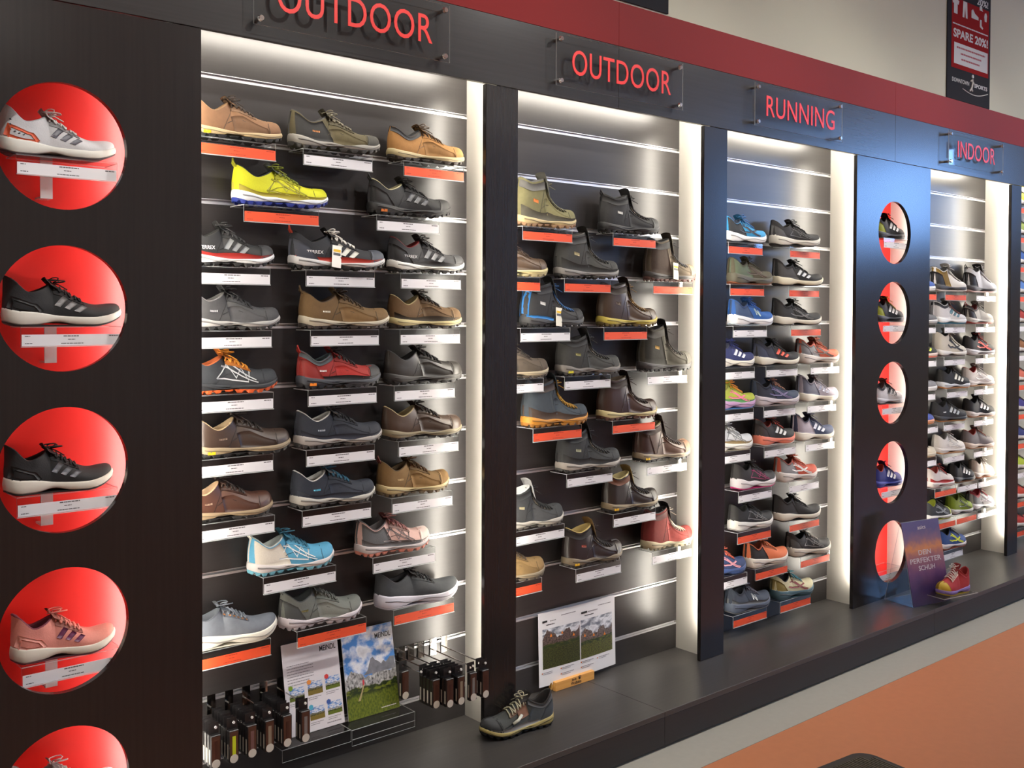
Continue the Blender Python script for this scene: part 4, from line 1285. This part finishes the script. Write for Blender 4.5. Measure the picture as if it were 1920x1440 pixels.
place(4, 2, 5, 6.173, .350, 6.149, 'w', 'high', 'cream high top with black swirl', (206, 200, 186), mid=(224, 222, 216), out=(90, 80, 76), swoop=(44, 44, 48), lin_=(36, 36, 38), lace=(214, 210, 196), hs=.95)
place(4, 2, 5, 6.564, .355, 6.559, 'w', 'ind', 'black shoe with red swoosh and white sole', (50, 46, 46), mid=(222, 220, 222), out=(200, 190, 190), swoop=(226, 80, 66), lace=(216, 64, 60), lin_=(30, 28, 30))
place(4, 3, 6, 5.82, .30, 5.775, 'w', 'ind', 'white and grey shoe half behind the pillar', (150, 150, 156), mid=(220, 220, 220), out=(200, 200, 200), hs=.75)
place(4, 3, 6, 6.223, .360, 6.188, 'w', 'ind', 'black indoor shoe with white bars and gum sole', (38, 38, 40), mid=(206, 210, 216), out=(210, 140, 80), st=(226, 226, 216), lace=(50, 50, 52), wave=.003)
place(4, 3, 6, 6.558, .375, 6.548, 'w', 'ind', 'white indoor shoe with red lining', (222, 214, 206), mid=(228, 220, 212), out=(216, 160, 110), lin_=(190, 40, 30), swoop=(226, 224, 220), lace=(228, 224, 220), wave=.003)
place(4, 4, 7, 5.795, .29, 5.812, 'w', 'ind', 'blue shoe with orange sole behind the pillar', (80, 100, 190), mid=(216, 150, 110), out=(200, 130, 80), hs=.75)
place(4, 4, 7, 6.172, .400, 6.154, 'w', 'ind', 'black indoor shoe with small white triangle', (42, 42, 46), mid=(48, 48, 50), out=(190, 130, 70), st=(170, 176, 180), logo=(220, 220, 220), lace=(36, 36, 38))
place(4, 4, 7, 6.577, .360, 6.551, 'w', 'ind', 'black indoor shoe with bright white bars', (32, 30, 32), mid=(214, 206, 200), out=(206, 150, 110), st=(230, 226, 224), lace=(40, 38, 40), wave=.003)
place(4, 5, 8, 5.815, .30, 5.798, 'w', 'ind', 'cream indoor shoe behind the pillar', (206, 196, 176), mid=(200, 190, 170), out=(190, 150, 110), hs=.75)
place(4, 5, 8, 6.174, .340, 6.155, 'w', 'ind', 'all white indoor shoe with gum sole', (222, 218, 212), mid=(228, 222, 216), out=(214, 160, 110), swoop=(206, 204, 200), lace=(226, 224, 220), lin_=(140, 136, 132))
place(4, 5, 8, 6.566, .370, 6.551, 'w', 'ind', 'grey indoor shoe with red lining', (150, 142, 142), mid=(222, 206, 190), out=(206, 150, 110), lin_=(190, 56, 44), lace=(190, 100, 80), wave=.003)
place(4, 6, 9, 6.057, .29, 6.054, 'o', 'ind', 'white shoe with red flash', (216, 208, 204), mid=(226, 220, 216), out=(200, 180, 176), rand=(216, 70, 70), lace=(206, 80, 76), lin_=(200, 80, 70))
place(4, 6, 9, 6.345, .27, 6.337, 'w', 'ind', 'black shoe with white bars and dark sole', (30, 30, 32), mid=(50, 50, 52), out=(160, 104, 60), st=(216, 214, 210), lace=(36, 36, 38))
place(4, 6, 9, 6.625, .255, 6.619, 'w', 'ind', 'ivory indoor shoe with orange sole edge', (214, 206, 194), mid=(226, 216, 204), out=(214, 130, 80), lace=(220, 214, 206), lin_=(170, 160, 150))
place(4, 7, 10, 6.03, .285, 6.050, 'o', 'ind', 'black court shoe with lime toe', (50, 54, 60), mid=(222, 222, 218), out=(180, 190, 60), swoop=(130, 136, 140), cap=(176, 190, 40), lin_=(170, 180, 40), lace=(60, 64, 60))
place(4, 7, 10, 6.325, .27, 6.330, 'o', 'ind', 'lime green court shoe', (150, 176, 36), mid=(210, 210, 206), out=(120, 120, 120), swoop=(80, 90, 40), lin_=(120, 140, 30), lace=(150, 180, 40))
place(4, 7, 10, 6.612, .285, 6.612, 'w', 'ind', 'white and grey court shoe with red collar', (196, 196, 200), mid=(226, 226, 226), out=(150, 150, 150), foot=(140, 140, 146), swoop=(110, 100, 110), lin_=(190, 30, 50), lace=(200, 60, 80), col=(170, 40, 60))
place(4, 8, 11, 6.216, .31, 6.152, 'w', 'ind', 'blue court shoe with yellow stripes', (60, 96, 170), mid=(216, 206, 206), out=(190, 90, 60), swoop=(206, 216, 40), lin_=(30, 32, 40), lace=(40, 44, 60))

# ---- bay 5: only a sliver of it shows beside the pillar
END = [('o', (226, 220, 40), 'yellow'), ('o', (170, 190, 90), 'lime'), ('o', (60, 110, 200), 'blue'), ('o', (90, 140, 220), 'light blue'), ('w', (200, 60, 50), 'red'),
       ('w', (170, 110, 60), 'brown'), ('o', (226, 120, 96), 'coral'), ('o', (70, 60, 150), 'purple'), ('o', (50, 60, 130), 'navy'), ('w', (190, 210, 60), 'black and lime'), ('o', (220, 70, 40), 'orange red'), ('o', (206, 60, 50), 'scarlet')]
for i, (sp, c, nm) in enumerate(END):
    place(5, i, i, 7.16, .31, 7.16, sp, 'run', '%s running shoe seen as a sliver' % nm, c, mid=(210, 206, 200), out=(70, 66, 70), q=.6, hs=.85, bow=False)

# ---- shoes in the round niches
NICHE = [(2.14, .878, .303, 'ultra', 'white runner with dark bars and orange cage', (206, 206, 208), dict(st=(92, 92, 100), cage=(240, 100, 60), mid=(230, 228, 218), out=(60, 44, 50), lace=(216, 214, 212), lin_=(190, 190, 192), tng=(214, 214, 214), spk=(60, 62, 70))),
         (1.673, .887, .312, 'ultra', 'black runner with grey bars and white sole', (34, 34, 36), dict(st=(120, 118, 118), cage=(26, 26, 28), mid=(226, 222, 210), out=(40, 38, 38), lace=(28, 28, 30))),
         (1.21, .875, .285, 'ultra', 'black runner with dim grey bars, heel raised', (32, 31, 33), dict(st=(96, 98, 104), cage=(24, 24, 26), mid=(228, 222, 208), out=(40, 38, 38), lace=(28, 28, 30))),
         (0.743, .885, .275, 'ultra', 'pink runner with plum bars', (232, 150, 136), dict(st=(96, 40, 76), cage=(236, 160, 146), mid=(232, 226, 210), out=(120, 70, 80), lace=(236, 150, 136), lin_=(150, 70, 90))),
         (0.318, .885, .275, 'ultra', 'white runner low in the bottom niche', (226, 222, 224), dict(st=(190, 190, 194), mid=(230, 228, 222), out=(190, 188, 186), lace=(226, 224, 224), lin_=(190, 188, 190)))]


def niche_shoe(cx, cz, xm, L, kind, n, up, kw, where, ydeep=.10):
    z = cz
    make_shoe('running_shoe', '%s in a round niche %s' % (n, where), kind, L, up, (xm, ydeep, z), 0, 'shoes in the round niches', 1.0 if cx < 2 else .75, **kw)
    t = shelf(xm + .01, z, 'w', 'clear niche shelf under the %s' % n, 'niche shelves', ydeep + .05)
    MB().box(-.045, -.012, .0005, .0045, -.105, -.003).box(-.045, -.012, .0045, YB - ydeep - .046, -.105, -.100).obj('stem', [M_ACR_EDGE], t)


for cz, xm, L, kind, n, up, kw in NICHE:
    niche_shoe(.8605, cz, xm, L, kind, n, up, kw, 'beside the hiking shoes')
NICHE4 = [(2.14, 'black spiked shoe with three white bars', (36, 36, 40), dict(st=(226, 226, 226), heel=(190, 200, 40), mid=(60, 60, 64), out=(50, 50, 52), lace=(30, 30, 32))),
          (1.673, 'tall black shoe with yellow lace edge', (32, 34, 44), dict(st=(222, 222, 222), heel=(190, 200, 40), mid=(44, 46, 56), out=(50, 50, 52), lace=(190, 190, 60))),
          (1.21, 'white shoe with black bars', (214, 212, 214), dict(st=(40, 40, 46), col=(30, 30, 36), mid=(206, 206, 210), out=(60, 60, 60), lace=(40, 40, 46), eye=(40, 40, 48))),
          (0.743, 'cobalt blue shoe with white bars', (50, 60, 160), dict(st=(226, 226, 232), mid=(60, 70, 170), out=(50, 60, 150), lace=(60, 50, 120), lin_=(190, 70, 60)))]
for cz, n, up, kw in NICHE4:
    niche_shoe(5.243, cz, 5.335, .29, 'ind', n, up, kw, 'before the indoor bay', .10)
t = shelf(5.30, .277, 'w', 'empty clear shelf in the lowest niche before the indoor bay', 'niche shelves', .15)

# ---------------------------------------------------------------- leaflets, care packs and displays on the plinth
def photo_mat(name, kind):
    """printed landscape photograph: sky with clouds, a ridge, meadow"""
    m = bpy.data.materials.new(name)
    m.use_nodes = True
    nt = m.node_tree
    N = nt.nodes
    Lk = nt.links.new
    b = N['Principled BSDF']
    b.inputs['Roughness'].default_value = 0.35
    tc = N.new('ShaderNodeTexCoord')
    sp = N.new('ShaderNodeSeparateXYZ')
    Lk(tc.outputs['Generated'], sp.inputs[0])
    X, Z = sp.outputs['X'], sp.outputs['Z']

    def noise(scale, detail=5, seed=0.0, zs=1.0):
        mp = N.new('ShaderNodeMapping')
        mp.inputs['Location'].default_value = (seed, 0, seed * 1.7)
        mp.inputs['Scale'].default_value = (1, 0, zs)
        nz = N.new('ShaderNodeTexNoise')
        nz.inputs['Scale'].default_value = scale
        nz.inputs['Detail'].default_value = detail
        Lk(tc.outputs['Generated'], mp.inputs[0])
        Lk(mp.outputs[0], nz.inputs['Vector'])
        return nz.outputs['Fac']

    def math_(op, a, c):
        n = N.new('ShaderNodeMath')
        n.operation = op
        for i, v in enumerate((a, c)):
            if isinstance(v, (int, float)):
                n.inputs[i].default_value = v
            else:
                Lk(v, n.inputs[i])
        return n.outputs[0]

    def ramp(f, stops):
        r = N.new('ShaderNodeValToRGB')
        e = r.color_ramp.elements
        while len(e) < len(stops):
            e.new(0.5)
        for i, (p, c) in enumerate(stops):
            e[i].position = p
            e[i].color = lin(c)
        Lk(f, r.inputs[0])
        return r.outputs[0]

    def mix(f, a, c):
        n = N.new('ShaderNodeMix')
        n.data_type = 'RGBA'
        Lk(f, n.inputs['Factor'])
        Lk(a, n.inputs['A'])
        Lk(c, n.inputs['B'])
        return n.outputs['Result']

    def step(v, edge, soft=.01):
        r = N.new('ShaderNodeMapRange')
        r.inputs['From Min'].default_value = edge - soft
        r.inputs['From Max'].default_value = edge + soft
        Lk(v, r.inputs['Value'])
        return r.outputs[0]
    sets = {'crag': (.66, .34, .3, (110, 116, 130), (84, 70, 66), (70, 76, 34), (30, 26, 22)), 'alp': (.40, .16, .5, (72, 130, 200), (150, 150, 150), (112, 124, 40), (66, 84, 30)),
            'rock': (.50, .30, .3, (110, 116, 130), (96, 84, 80), (96, 100, 40), (52, 48, 34)),
            'hill': (.5, .10, .4, (90, 130, 190), (110, 110, 100), (140, 120, 50), (100, 90, 50))}
    g0, amp, cl, sky, rock, ga, gb = sets[kind]
    cloud = ramp(noise(4.5, 6, 2.0, 1.6), [(.42, sky), (.56, (225, 228, 235)), (.7, (196, 198, 206))])
    ridge = math_('ADD', g0, math_('MULTIPLY', math_('SUBTRACT', noise(3.2, 6, 5.0, 0.0), .36), amp * 3))
    rockc = ramp(noise(26, 6, 1.0), [(.35, tuple(int(v * .5) for v in rock)), (.65, tuple(min(255, int(v * 1.35)) for v in rock))])
    col = mix(step(math_('SUBTRACT', ridge, Z), 0.0, .004), cloud, rockc)
    gr = ramp(noise(30, 6, 3.0), [(.35, gb), (.62, ga)])
    mead = math_('ADD', g0 - .06, math_('MULTIPLY', math_('SUBTRACT', noise(5, 4, 9.0, 0.0), .5), .16))
    col = mix(step(math_('SUBTRACT', mead, Z), 0.0, .006), col, gr)
    dk = ramp(noise(9, 5, 12.0, 3.0), [(.5, (38, 52, 26)), (.6, ga)])
    band = math_('MULTIPLY', step(math_('SUBTRACT', mead, Z), 0.0, .006), step(math_('SUBTRACT', Z, math_('SUBTRACT', mead, .09)), 0.0, .02))
    col = mix(band, col, dk)
    Lk(col, b.inputs['Base Color'])
    return m


M_ALP = photo_mat('printed_alpine_photo', 'alp')
M_ROCK = photo_mat('printed_rock_photo', 'rock')
M_CRAG = photo_mat('printed_crag_photo', 'crag')
M_HILL = photo_mat('printed_hill_photo', 'hill')
M_SHEET = mat('leaflet_paper', (222, 218, 222), 0.45)
M_PRINT = mat('leaflet_ink', (128, 124, 130), 0.7)
M_NAME = mat('black_print', (22, 20, 22), 0.6)


def leaflet(label, x0, x1, z0, h, y0, lean):
    t = thing('brochure', label, 'brochure', ((x0 + x1) / 2, y0, z0), 0)
    t.rotation_euler[0] = -lean
    return t, (x1 - x0) / 2, h


t, w, h = leaflet('white leaflet with small tour photos in the hiking shoe bay', 1.607, 1.822, .2945, .302, .128, .19)
MB().box(-w, w, 0, .0012, 0, h).obj('sheet', M_SHEET, t)
text('title', 'MEINDL', .035, .098, h - .048, h - .030, 0, M_NAME, t, .0004, .012)
for i in range(8):
    dashes('body_text', M_PRINT, t, -.094, -.094 + (.10 if i % 3 else .085), h - .075 - .0092 * i, .0022, 0.0, i, .004, .012)
for i, (a, z) in enumerate(((-.092, .112), (-.022, .118), (.046, .122), (-.022, .035), (.046, .038))):
    MB().box(a, a + .056, -.0004, 0, z, z + .042).obj('tour_photo', M_HILL if i % 2 else M_ALP, t)
    MB().cyl((a + .006, -.0004, z + .044), .009, -.0003, 1, 6).obj('tour_badge', mat('badge', ((120, 150, 40), (226, 140, 60), (206, 60, 60), (80, 170, 200), (60, 90, 160))[i], .5), t)
    dashes('caption', M_PRINT, t, a, a + .05, z - .009, .0018, 0.0, i, .004, .01)
    dashes('caption', M_PRINT, t, a, a + .035, z - .015, .0018, 0.0, i + 9, .004, .01)
dashes('web_address', M_PRINT, t, .04, .096, .012, .003, 0.0, 3, .005, .01)

t, w, h = leaflet('catalogue with an alpine meadow cover in the hiking shoe bay', 1.838, 2.050, .2905, .302, .128, .19)
MB().box(-w, w, 0, .004, 0, h).obj('pages', M_SHEET, t)
MB().box(-w, w, -.0006, 0, 0, h).obj('cover_photo', M_ALP, t)
text('title', 'MEINDL', .03, .096, h - .046, h - .028, -.0006, M_NAME, t, .0004, .012)
# the cover's rock peak, path and hiker are printed shapes
def flat(nm, pts, m, parent, y):
    n = len(pts)
    MB().add([(x, y, z) for x, z in pts], [list(range(n))]).obj(nm, m, parent)
flat('printed_peak', [(-.03, .14), (-.012, .155), (0, .182), (.004, .192), (.014, .196), (.022, .184), (.036, .176), (.046, .166), (.056, .176), (.066, .168), (.085, .184), (.104, .182), (.104, .14)], M_ROCKP if 'M_ROCKP' in globals() else mat('printed_rock', (120, 122, 130), .4, noise=.5, scale=60), t, -.0008)
flat('printed_path', [(-.062, .058), (-.052, .058), (-.035, .098), (-.030, .112), (-.036, .112), (-.046, .086)], mat('printed_path', (176, 160, 120), .4), t, -.0009)
flat('printed_hiker', [(-.037, .108), (-.031, .108), (-.030, .124), (-.034, .128), (-.038, .124)], mat('printed_hiker', (190, 60, 70), .4), t, -.0010)
dashes('web_address', M_SHEET, t, .03, .094, .014, .003, -.0006, 3, .005, .01)

for lab, x0, x1, z, hh in (('clear ledge holding the white leaflet', 1.548, 1.806, .294, .042), ('clear ledge with a double front holding the catalogue', 1.810, 2.070, .290, .056)):
    t = thing('leaflet_ledge', lab, 'shelf', ((x0 + x1) / 2, YB - .001, z))
    w = (x1 - x0) / 2
    mb = MB().box(-w, w, -.135, 0, -.004, -.001)
    mb.M[-6:] = [0, 0, 1, 1, 1, 1]
    mb.box(-w, w, -.138, -.135, -hh, -.001)
    mb.M[-6:] = [1, 1, 0, 0, 1, 1]
    if hh > .05:
        mb.box(-w, w, -.1392, -.138, -.034, -.0325, 1)
    mb.obj('tray', [M_ACR, M_ACR_EDGE], t)

# hooks with lace and care packs
M_TUBE = mat('pack_brown_card', (70, 42, 30), 0.35, coat=.5)
M_CARD = mat('pack_black_card', (26, 24, 25), 0.35)
M_BLIS = acrylic('blister_plastic', (0.9, 0.9, 0.9), 0.04)
M_SEAL = mat('pack_cream_seal', (206, 200, 186), 0.5)


def pack_meshes(window):
    box = MB().bbox(-.0165, .0165, -.018, 0, -.112, -.012, .002).data('carton', M_CARD)
    frt = MB().box(-.013, .013, -.0186, -.018, -.108, -.016).data('front_label', M_TUBE)
    hd = MB().box(-.0165, -.004, -.0008, 0, -.012, .022).box(.004, .0165, -.0008, 0, -.012, .022).box(-.004, .004, -.0008, 0, .008, .022).box(-.004, .004, -.0008, 0, -.012, -.001).data('hanger', M_CARD)
    win = MB().box(-.0055, .0055, -.0192, -.0186, -.095, -.03).data('window', window)
    seal = MB().cyl((0, -.0186, -.100), .0135, -.0008, 1, 16).data('seal', M_SEAL)
    side = MB().box(-.0170, -.0165, -.013, -.006, -.10, -.055).data('side_sticker', M_SEAL)
    return [('carton', box), ('front_label', frt), ('hanger', hd), ('window', win), ('seal', seal), ('side_sticker', side)]


M_WIN = {k: mat('pack_window_' + k, c, .4) for k, c in dict(brown=(64, 34, 24), lime=(196, 206, 40), plum=(110, 80, 76), taupe=(140, 124, 104), grey=(120, 116, 112)).items()}
PK = {k: pack_meshes(m) for k, m in M_WIN.items()}


def pack(x, y, z, win, label, group):
    t = thing('lace_pack', label, 'lace pack', (x, y, z), 0, group)
    for nm, me in PK[win]:
        link(nm, me, t)


HOOK_ORD = ['first', 'second', 'third', 'fourth', 'fifth', 'sixth']
GL = 'lace packs hanging beside the leaflet'
GR = 'lace packs hanging beside the catalogue'
for side, hooks in (('leaflet', ((1.307, .03, 4, 'brown'), (1.366, .03, 6, 'lime'), (1.427, .03, 6, 'plum'), (1.487, .03, 4, 'taupe'), (1.549, .03, 7, 'brown'), (1.612, .025, 2, 'grey'))),
                    ('catalogue', ((2.068, .02, 1, 'brown'), (2.104, -.02, 4, 'brown'), (2.146, -.045, 5, 'brown'), (2.192, -.05, 5, 'taupe'), (2.247, -.05, 1, 'grey'), (2.300, -.055, 2, 'brown')))):
    for i, (x, tip, n, win) in enumerate(hooks):
        t = thing('display_hook', '%s chrome hook from the pillar, beside the %s' % (HOOK_ORD[i], side), 'hook', (x, YB - .001, SL0 - 2.0), 0, 'display hooks beside the ' + side)
        MB().box(-.014, .014, -.003, 0, -.05, .012).obj('back_plate', M_CHROME, t)
        ln = tip - (YB - .001)
        MB().tube([(0, -.003, -.030), (0, ln + .01, -.030), (0, ln, -.026)], .0024, 8).obj('rod', M_CHROME, t, smooth=True)
        MB().cyl((0, ln - .002, -.026), .0042, .004, 1, 10).obj('tip', mat('clear_tip', (230, 230, 226), .15), t)
        for j in range(n):
            front = j == 0
            y = tip + .016 + .0215 * j + (.10 if n == 1 and side == 'catalogue' and i == 0 else 0)
            lab = ('front lace pack with %s window on the %s hook beside the %s' if front else 'rear lace pack behind the %s front one, %s hook beside the %s') % (win, HOOK_ORD[i], side)
            pack(x, y, SL0 - 2.0 - .030 - .0085, win if front else 'brown', lab, (GL if side == 'leaflet' else GR) + ', %s hook' % HOOK_ORD[i])

# poster sheet in its wooden block
t = thing('poster_sheet', 'landscape mountain tour sheet standing in the wooden block', 'poster', (2.997, .172, .172), 0)
t.rotation_euler[0] = -.03
w, h = .2255, .304
V, F = [], []
nx = 12
for i in range(nx + 1):
    u = i / nx
    for z in (0, h):
        V.append((-w + 2 * w * u, -.010 * math.sin(PI * u) + .004, z))
F = [[2 * i, 2 * i + 2, 2 * i + 3, 2 * i + 1] for i in range(nx)]
MB().add(V, F).add([(x, y + .001, z) for x, y, z in V], [f[::-1] for f in F]).obj('sheet', M_PAPER, t, smooth=True)
for a, b, m, in ((-.205, .0, M_CRAG), (.006, .205, M_ROCK)):
    V, F = [], []
    for i in range(9):
        u = (a + (b - a) * i / 8 + w) / (2 * w)
        for z in (.070, .235):
            V.append((a + (b - a) * i / 8, -.010 * math.sin(PI * u) + .0034, z))
    F = [[2 * i, 2 * i + 2, 2 * i + 3, 2 * i + 1] for i in range(8)]
    MB().add(V, F).obj('tour_photo', m, t, smooth=True)
yy = lambda x: -.010 * math.sin(PI * (x + w) / (2 * w)) + .0034
for i, (x, z) in enumerate(((-.16, .205), (-.10, .207), (-.035, .186), (.03, .168), (.085, .160), (.155, .150))):
    flat('route_marker', [(x - .007, z - .006), (x + .007, z - .006), (x, z + .008)], mat('route_orange', (226, 130, 40), .5), t, yy(x) - .0006)
for i, x in enumerate((-.205, .010)):
    MB().box(x, x + .035, yy(x) - .0012, yy(x) - .0005, .262, .270).obj('heading', M_NAME, t)
    dashes('heading_text', M_PRINT, t, x + .04, x + .10, .264, .003, yy(x + .05) - .0004, i, .004, .012)
    dashes('heading_text', M_PRINT, t, x + .10, x + .185, .278, .003, yy(x + .13) - .0004, i + 3, .004, .012)
    dashes('heading_text', M_NAME, t, x + .02, x + .075, .250, .003, yy(x + .04) - .0006, i + 5, .004, .012)
for i, (x, z) in enumerate(((-.205, .052), (-.105, .055), (-.105, .032), (.010, .055), (.010, .034), (.11, .052))):
    MB().box(x - .006, x - .001, yy(x) - .0008, yy(x), z, z + .005).obj('legend_mark', mat('route_orange', (200, 100, 40), .5), t)
    dashes('legend_text', M_PRINT, t, x, x + .07, z + .003, .0022, yy(x + .03) - .0004, i, .004, .012)
    dashes('legend_text', M_PRINT, t, x, x + .05, z - .003, .0018, yy(x + .03) - .0004, i + 8, .004, .012)

M_WOOD = laminate('pale_wood', (214, 150, 72), (232, 174, 96), .5, 0, .1)
t = thing('wooden_block', 'small pale wooden block with burnt lettering holding the tour sheet', 'block', (2.953, .172, ZP))
mb = MB().bbox(-.113, .113, -.022, -.003, 0, .038, .0015).bbox(-.113, .113, .004, .02, 0, .038, .0015).box(-.112, .112, -.003, .004, 0.001, .02)
mb.obj('block', M_WOOD, t)
text('lettering', 'Jack', -.022, .008, .021, .032, -.022, M_NAME, t, .0004, .02)
text('lettering', 'Wolfskin', -.026, .034, .006, .019, -.022, M_NAME, t, .0004, .02)
MB().cyl((.024, -.022, .027), .006, -.0004, 1, 12).obj('paw_mark', M_NAME, t)
for dx, dz in ((-.007, .006), (-.002, .009), (.004, .009), (.008, .005)):
    MB().cyl((.024 + dx, -.022, .027 + dz), .002, -.0004, 1, 8).obj('paw_mark', M_NAME, t)

# trail shoe left on the deck
ts_root, ts = make_shoe('trail_shoe', 'grey trail shoe with black cleats and brown tag standing on the deck', 'hike', .315, (84, 88, 86), (2.462, -.045, ZP + .0005), PI - .10,
          'loose shoes on the deck', 1.0, mid=(196, 178, 110), out=(20, 20, 22), rand=(190, 190, 186), heel=(96, 102, 104), col=(110, 112, 114), lace=(206, 200, 170), lin_=(40, 36, 36),
          tab=(214, 160, 70), logo=None, plug=None, eye=(150, 116, 96), tng=(60, 56, 54), cap=(52, 54, 56), foot=(92, 98, 100), near=1)

mb = MB()
patch(ts, lambda a, b: .40 + .16 * a, lambda a, b: .42 + .40 * b, 4, 4, .004, 1, mb)
mb.V = [(v[0] - .1575, v[1], v[2]) for v in mb.V]
mb.obj('leather_tag', mat('tag_leather', (126, 88, 66), .7), ts_root, smooth=True)
p0, p1 = ts.surf(.52, .60, 1), ts.surf(.66, .52, 1)
MB().tube([(p0[0] - .1575, p0[1] + .008, p0[2]), ((p0[0] + p1[0]) / 2 - .1575, max(p0[1], p1[1]) + .010, (p0[2] + p1[2]) / 2), (p1[0] - .1575, p1[1] + .008, p1[2])], .006, 8).obj('toggle', mat('toggle_plastic', (226, 226, 210), .4), ts_root, smooth=True)

# counter display with its poster and shoe
ang = math.atan2(-.056, .294)
t = thing('counter_display', 'clear slanted counter display with purple sunset poster', 'display', (5.118, -.196, ZP), ang)
w, hh, top = .30, .44, .085
n_ = math.hypot(hh, top)
V = [(0, 0, .002), (w, 0, .002), (w, top, hh), (0, top, hh)]
def slab(pts, d, mats, mi):
    V = [tuple(p) for p in pts] + [(p[0], p[1] + d, p[2]) for p in pts]
    mb = MB().add(V, [(0, 1, 2, 3), (7, 6, 5, 4), (0, 4, 5, 1), (1, 5, 6, 2), (2, 6, 7, 3), (3, 7, 4, 0)])
    mb.M = mi
    return mb
slab(V, .003, 0, [0, 0, 1, 1, 1, 1]).obj('front_sheet', [M_ACR, M_ACR_EDGE], t)
Vb = [(0, .185, .002), (w, .185, .002), (w, top + .004, hh), (0, top + .004, hh)]
slab(Vb, .003, 0, [0, 0, 1, 1, 1, 1]).obj('back_sheet', [M_ACR, M_ACR_EDGE], t)
MB().box(0, w, 0, .185, 0, .002).obj('base_sheet', [M_ACR], t)


def sunset():
    m = bpy.data.materials.new('printed_sunset')
    m.use_nodes = True
    nt = m.node_tree
    b = nt.nodes['Principled BSDF']
    b.inputs['Roughness'].default_value = .3
    tc = nt.nodes.new('ShaderNodeTexCoord')
    sp = nt.nodes.new('ShaderNodeSeparateXYZ')
    nz = nt.nodes.new('ShaderNodeTexNoise')
    nz.inputs['Scale'].default_value = 6
    nz.inputs['Detail'].default_value = 5
    ad = nt.nodes.new('ShaderNodeMath')
    ad.operation = 'MULTIPLY_ADD'
    ad.inputs[1].default_value = .22
    nt.links.new(tc.outputs['Generated'], sp.inputs[0])
    nt.links.new(tc.outputs['Generated'], nz.inputs['Vector'])
    nt.links.new(nz.outputs['Fac'], ad.inputs[0])
    nt.links.new(sp.outputs['Z'], ad.inputs[2])
    r = nt.nodes.new('ShaderNodeValToRGB')
    e = r.color_ramp.elements
    stops = [(.0, (40, 34, 66)), (.30, (58, 44, 90)), (.50, (104, 70, 110)), (.66, (150, 100, 110)), (.78, (206, 138, 90)), (.88, (140, 108, 124)), (1.0, (98, 92, 136))]
    while len(e) < len(stops):
        e.new(.5)
    for i, (p, c) in enumerate(stops):
        e[i].position = p
        e[i].color = lin(c)
    nt.links.new(ad.outputs[0], r.inputs[0])
    nt.links.new(r.outputs[0], b.inputs['Base Color'])
    return m


Vp = [(.0, -.003, .004), (w, -.003, .004), (w, top - .003, hh), (.0, top - .003, hh)]
slab(Vp, .002, 0, [0] * 6).obj('poster', [sunset()], t)
e = link('lettering_plane', None, t, (0, -.0035, .004), (-math.atan2(top, hh - .004), 0, 0))
bpy.data.objects.remove(e)
M_SILV = mat('poster_pale_print', (206, 200, 206), .5)
for b_, xa, xb, z in (('DEIN', .10, .20, .262), ('PERFEKTER', .025, .275, .222), ('SCHUH', .085, .215, .182)):
    o = text('lettering', b_, xa, xb, 0, .026, 0, M_SILV, t, .0006, .01)
    o.location = (0, top * z / hh - .0036, z)
    o.rotation_euler[0] = -math.atan2(top, hh)
o = text('brand_mark', 'asics', .12, .185, 0, .02, 0, M_SILV, t, .0006, .01)
o.location = (0, top * .395 / hh - .0036, .395)
o.rotation_euler[0] = -math.atan2(top, hh)
mb = MB().box(.12, .40, -.10, .012, .052, .056)
mb.M = [0, 0, 1, 1, 1, 1]
mb.obj('tray', [M_ACR, M_ACR_EDGE], t)
ca, sa = math.cos(ang), math.sin(ang)
mx, my = .265, -.045
make_shoe('display_shoe', 'pink shoe with yellow toe on the counter display tray', 'ind', .225, (220, 70, 74), (5.118 + mx * ca - my * sa, -.196 + mx * sa + my * ca, ZP + .0565), PI + ang,
          'loose shoes on the deck', .8, mid=(140, 120, 190), out=(206, 190, 50), cap=(226, 190, 60), lace=(236, 226, 220), lin_=(200, 60, 60), eye=(236, 200, 190), hs=1.12, col=(206, 56, 58), near=1)

# door mat on the floor
t = thing('floor_mat', 'dark ribbed floor mat with rounded corner on the orange floor', 'mat', (2.885, -1.345, 0), -.09)
def rounded(x0, x1, y0, y1, r, n=8):
    P = []
    for cx, cy, a0 in ((x1 - r, y1 - r, 0), (x0 + r, y1 - r, 90), (x0 + r, y0 + r, 180), (x1 - r, y0 + r, 270)):
        for i in range(n + 1):
            a = math.radians(a0 + 90 * i / n)
            P.append((cx + r * math.cos(a), cy + r * math.sin(a)))
    return P
def plate(P, z0, z1):
    n = len(P)
    return MB().add([(x, y, z0) for x, y in P] + [(x, y, z1) for x, y in P], [list(range(n))[::-1], [n + i for i in range(n)]] + [[i, (i + 1) % n, n + (i + 1) % n, n + i] for i in range(n)])
plate(rounded(-.75, .665, -.9, .615, .07), 0.0005, .007).obj('border', mat('mat_rubber', (48, 42, 38), .7), t)
plate(rounded(-.725, .640, -.875, .590, .055), .0068, .010).obj('pile', mat('mat_pile', (66, 60, 52), .95, noise=.25, scale=90), t)
mb = MB()
for i in range(105):
    x = -.72 + i * .013
    mb.box(x, x + .006, -.83, .575 if -.68 < x < .6 else .54, .0095, .0125)
mb.obj('ribs', mat('mat_rib', (86, 80, 68), .95), t)
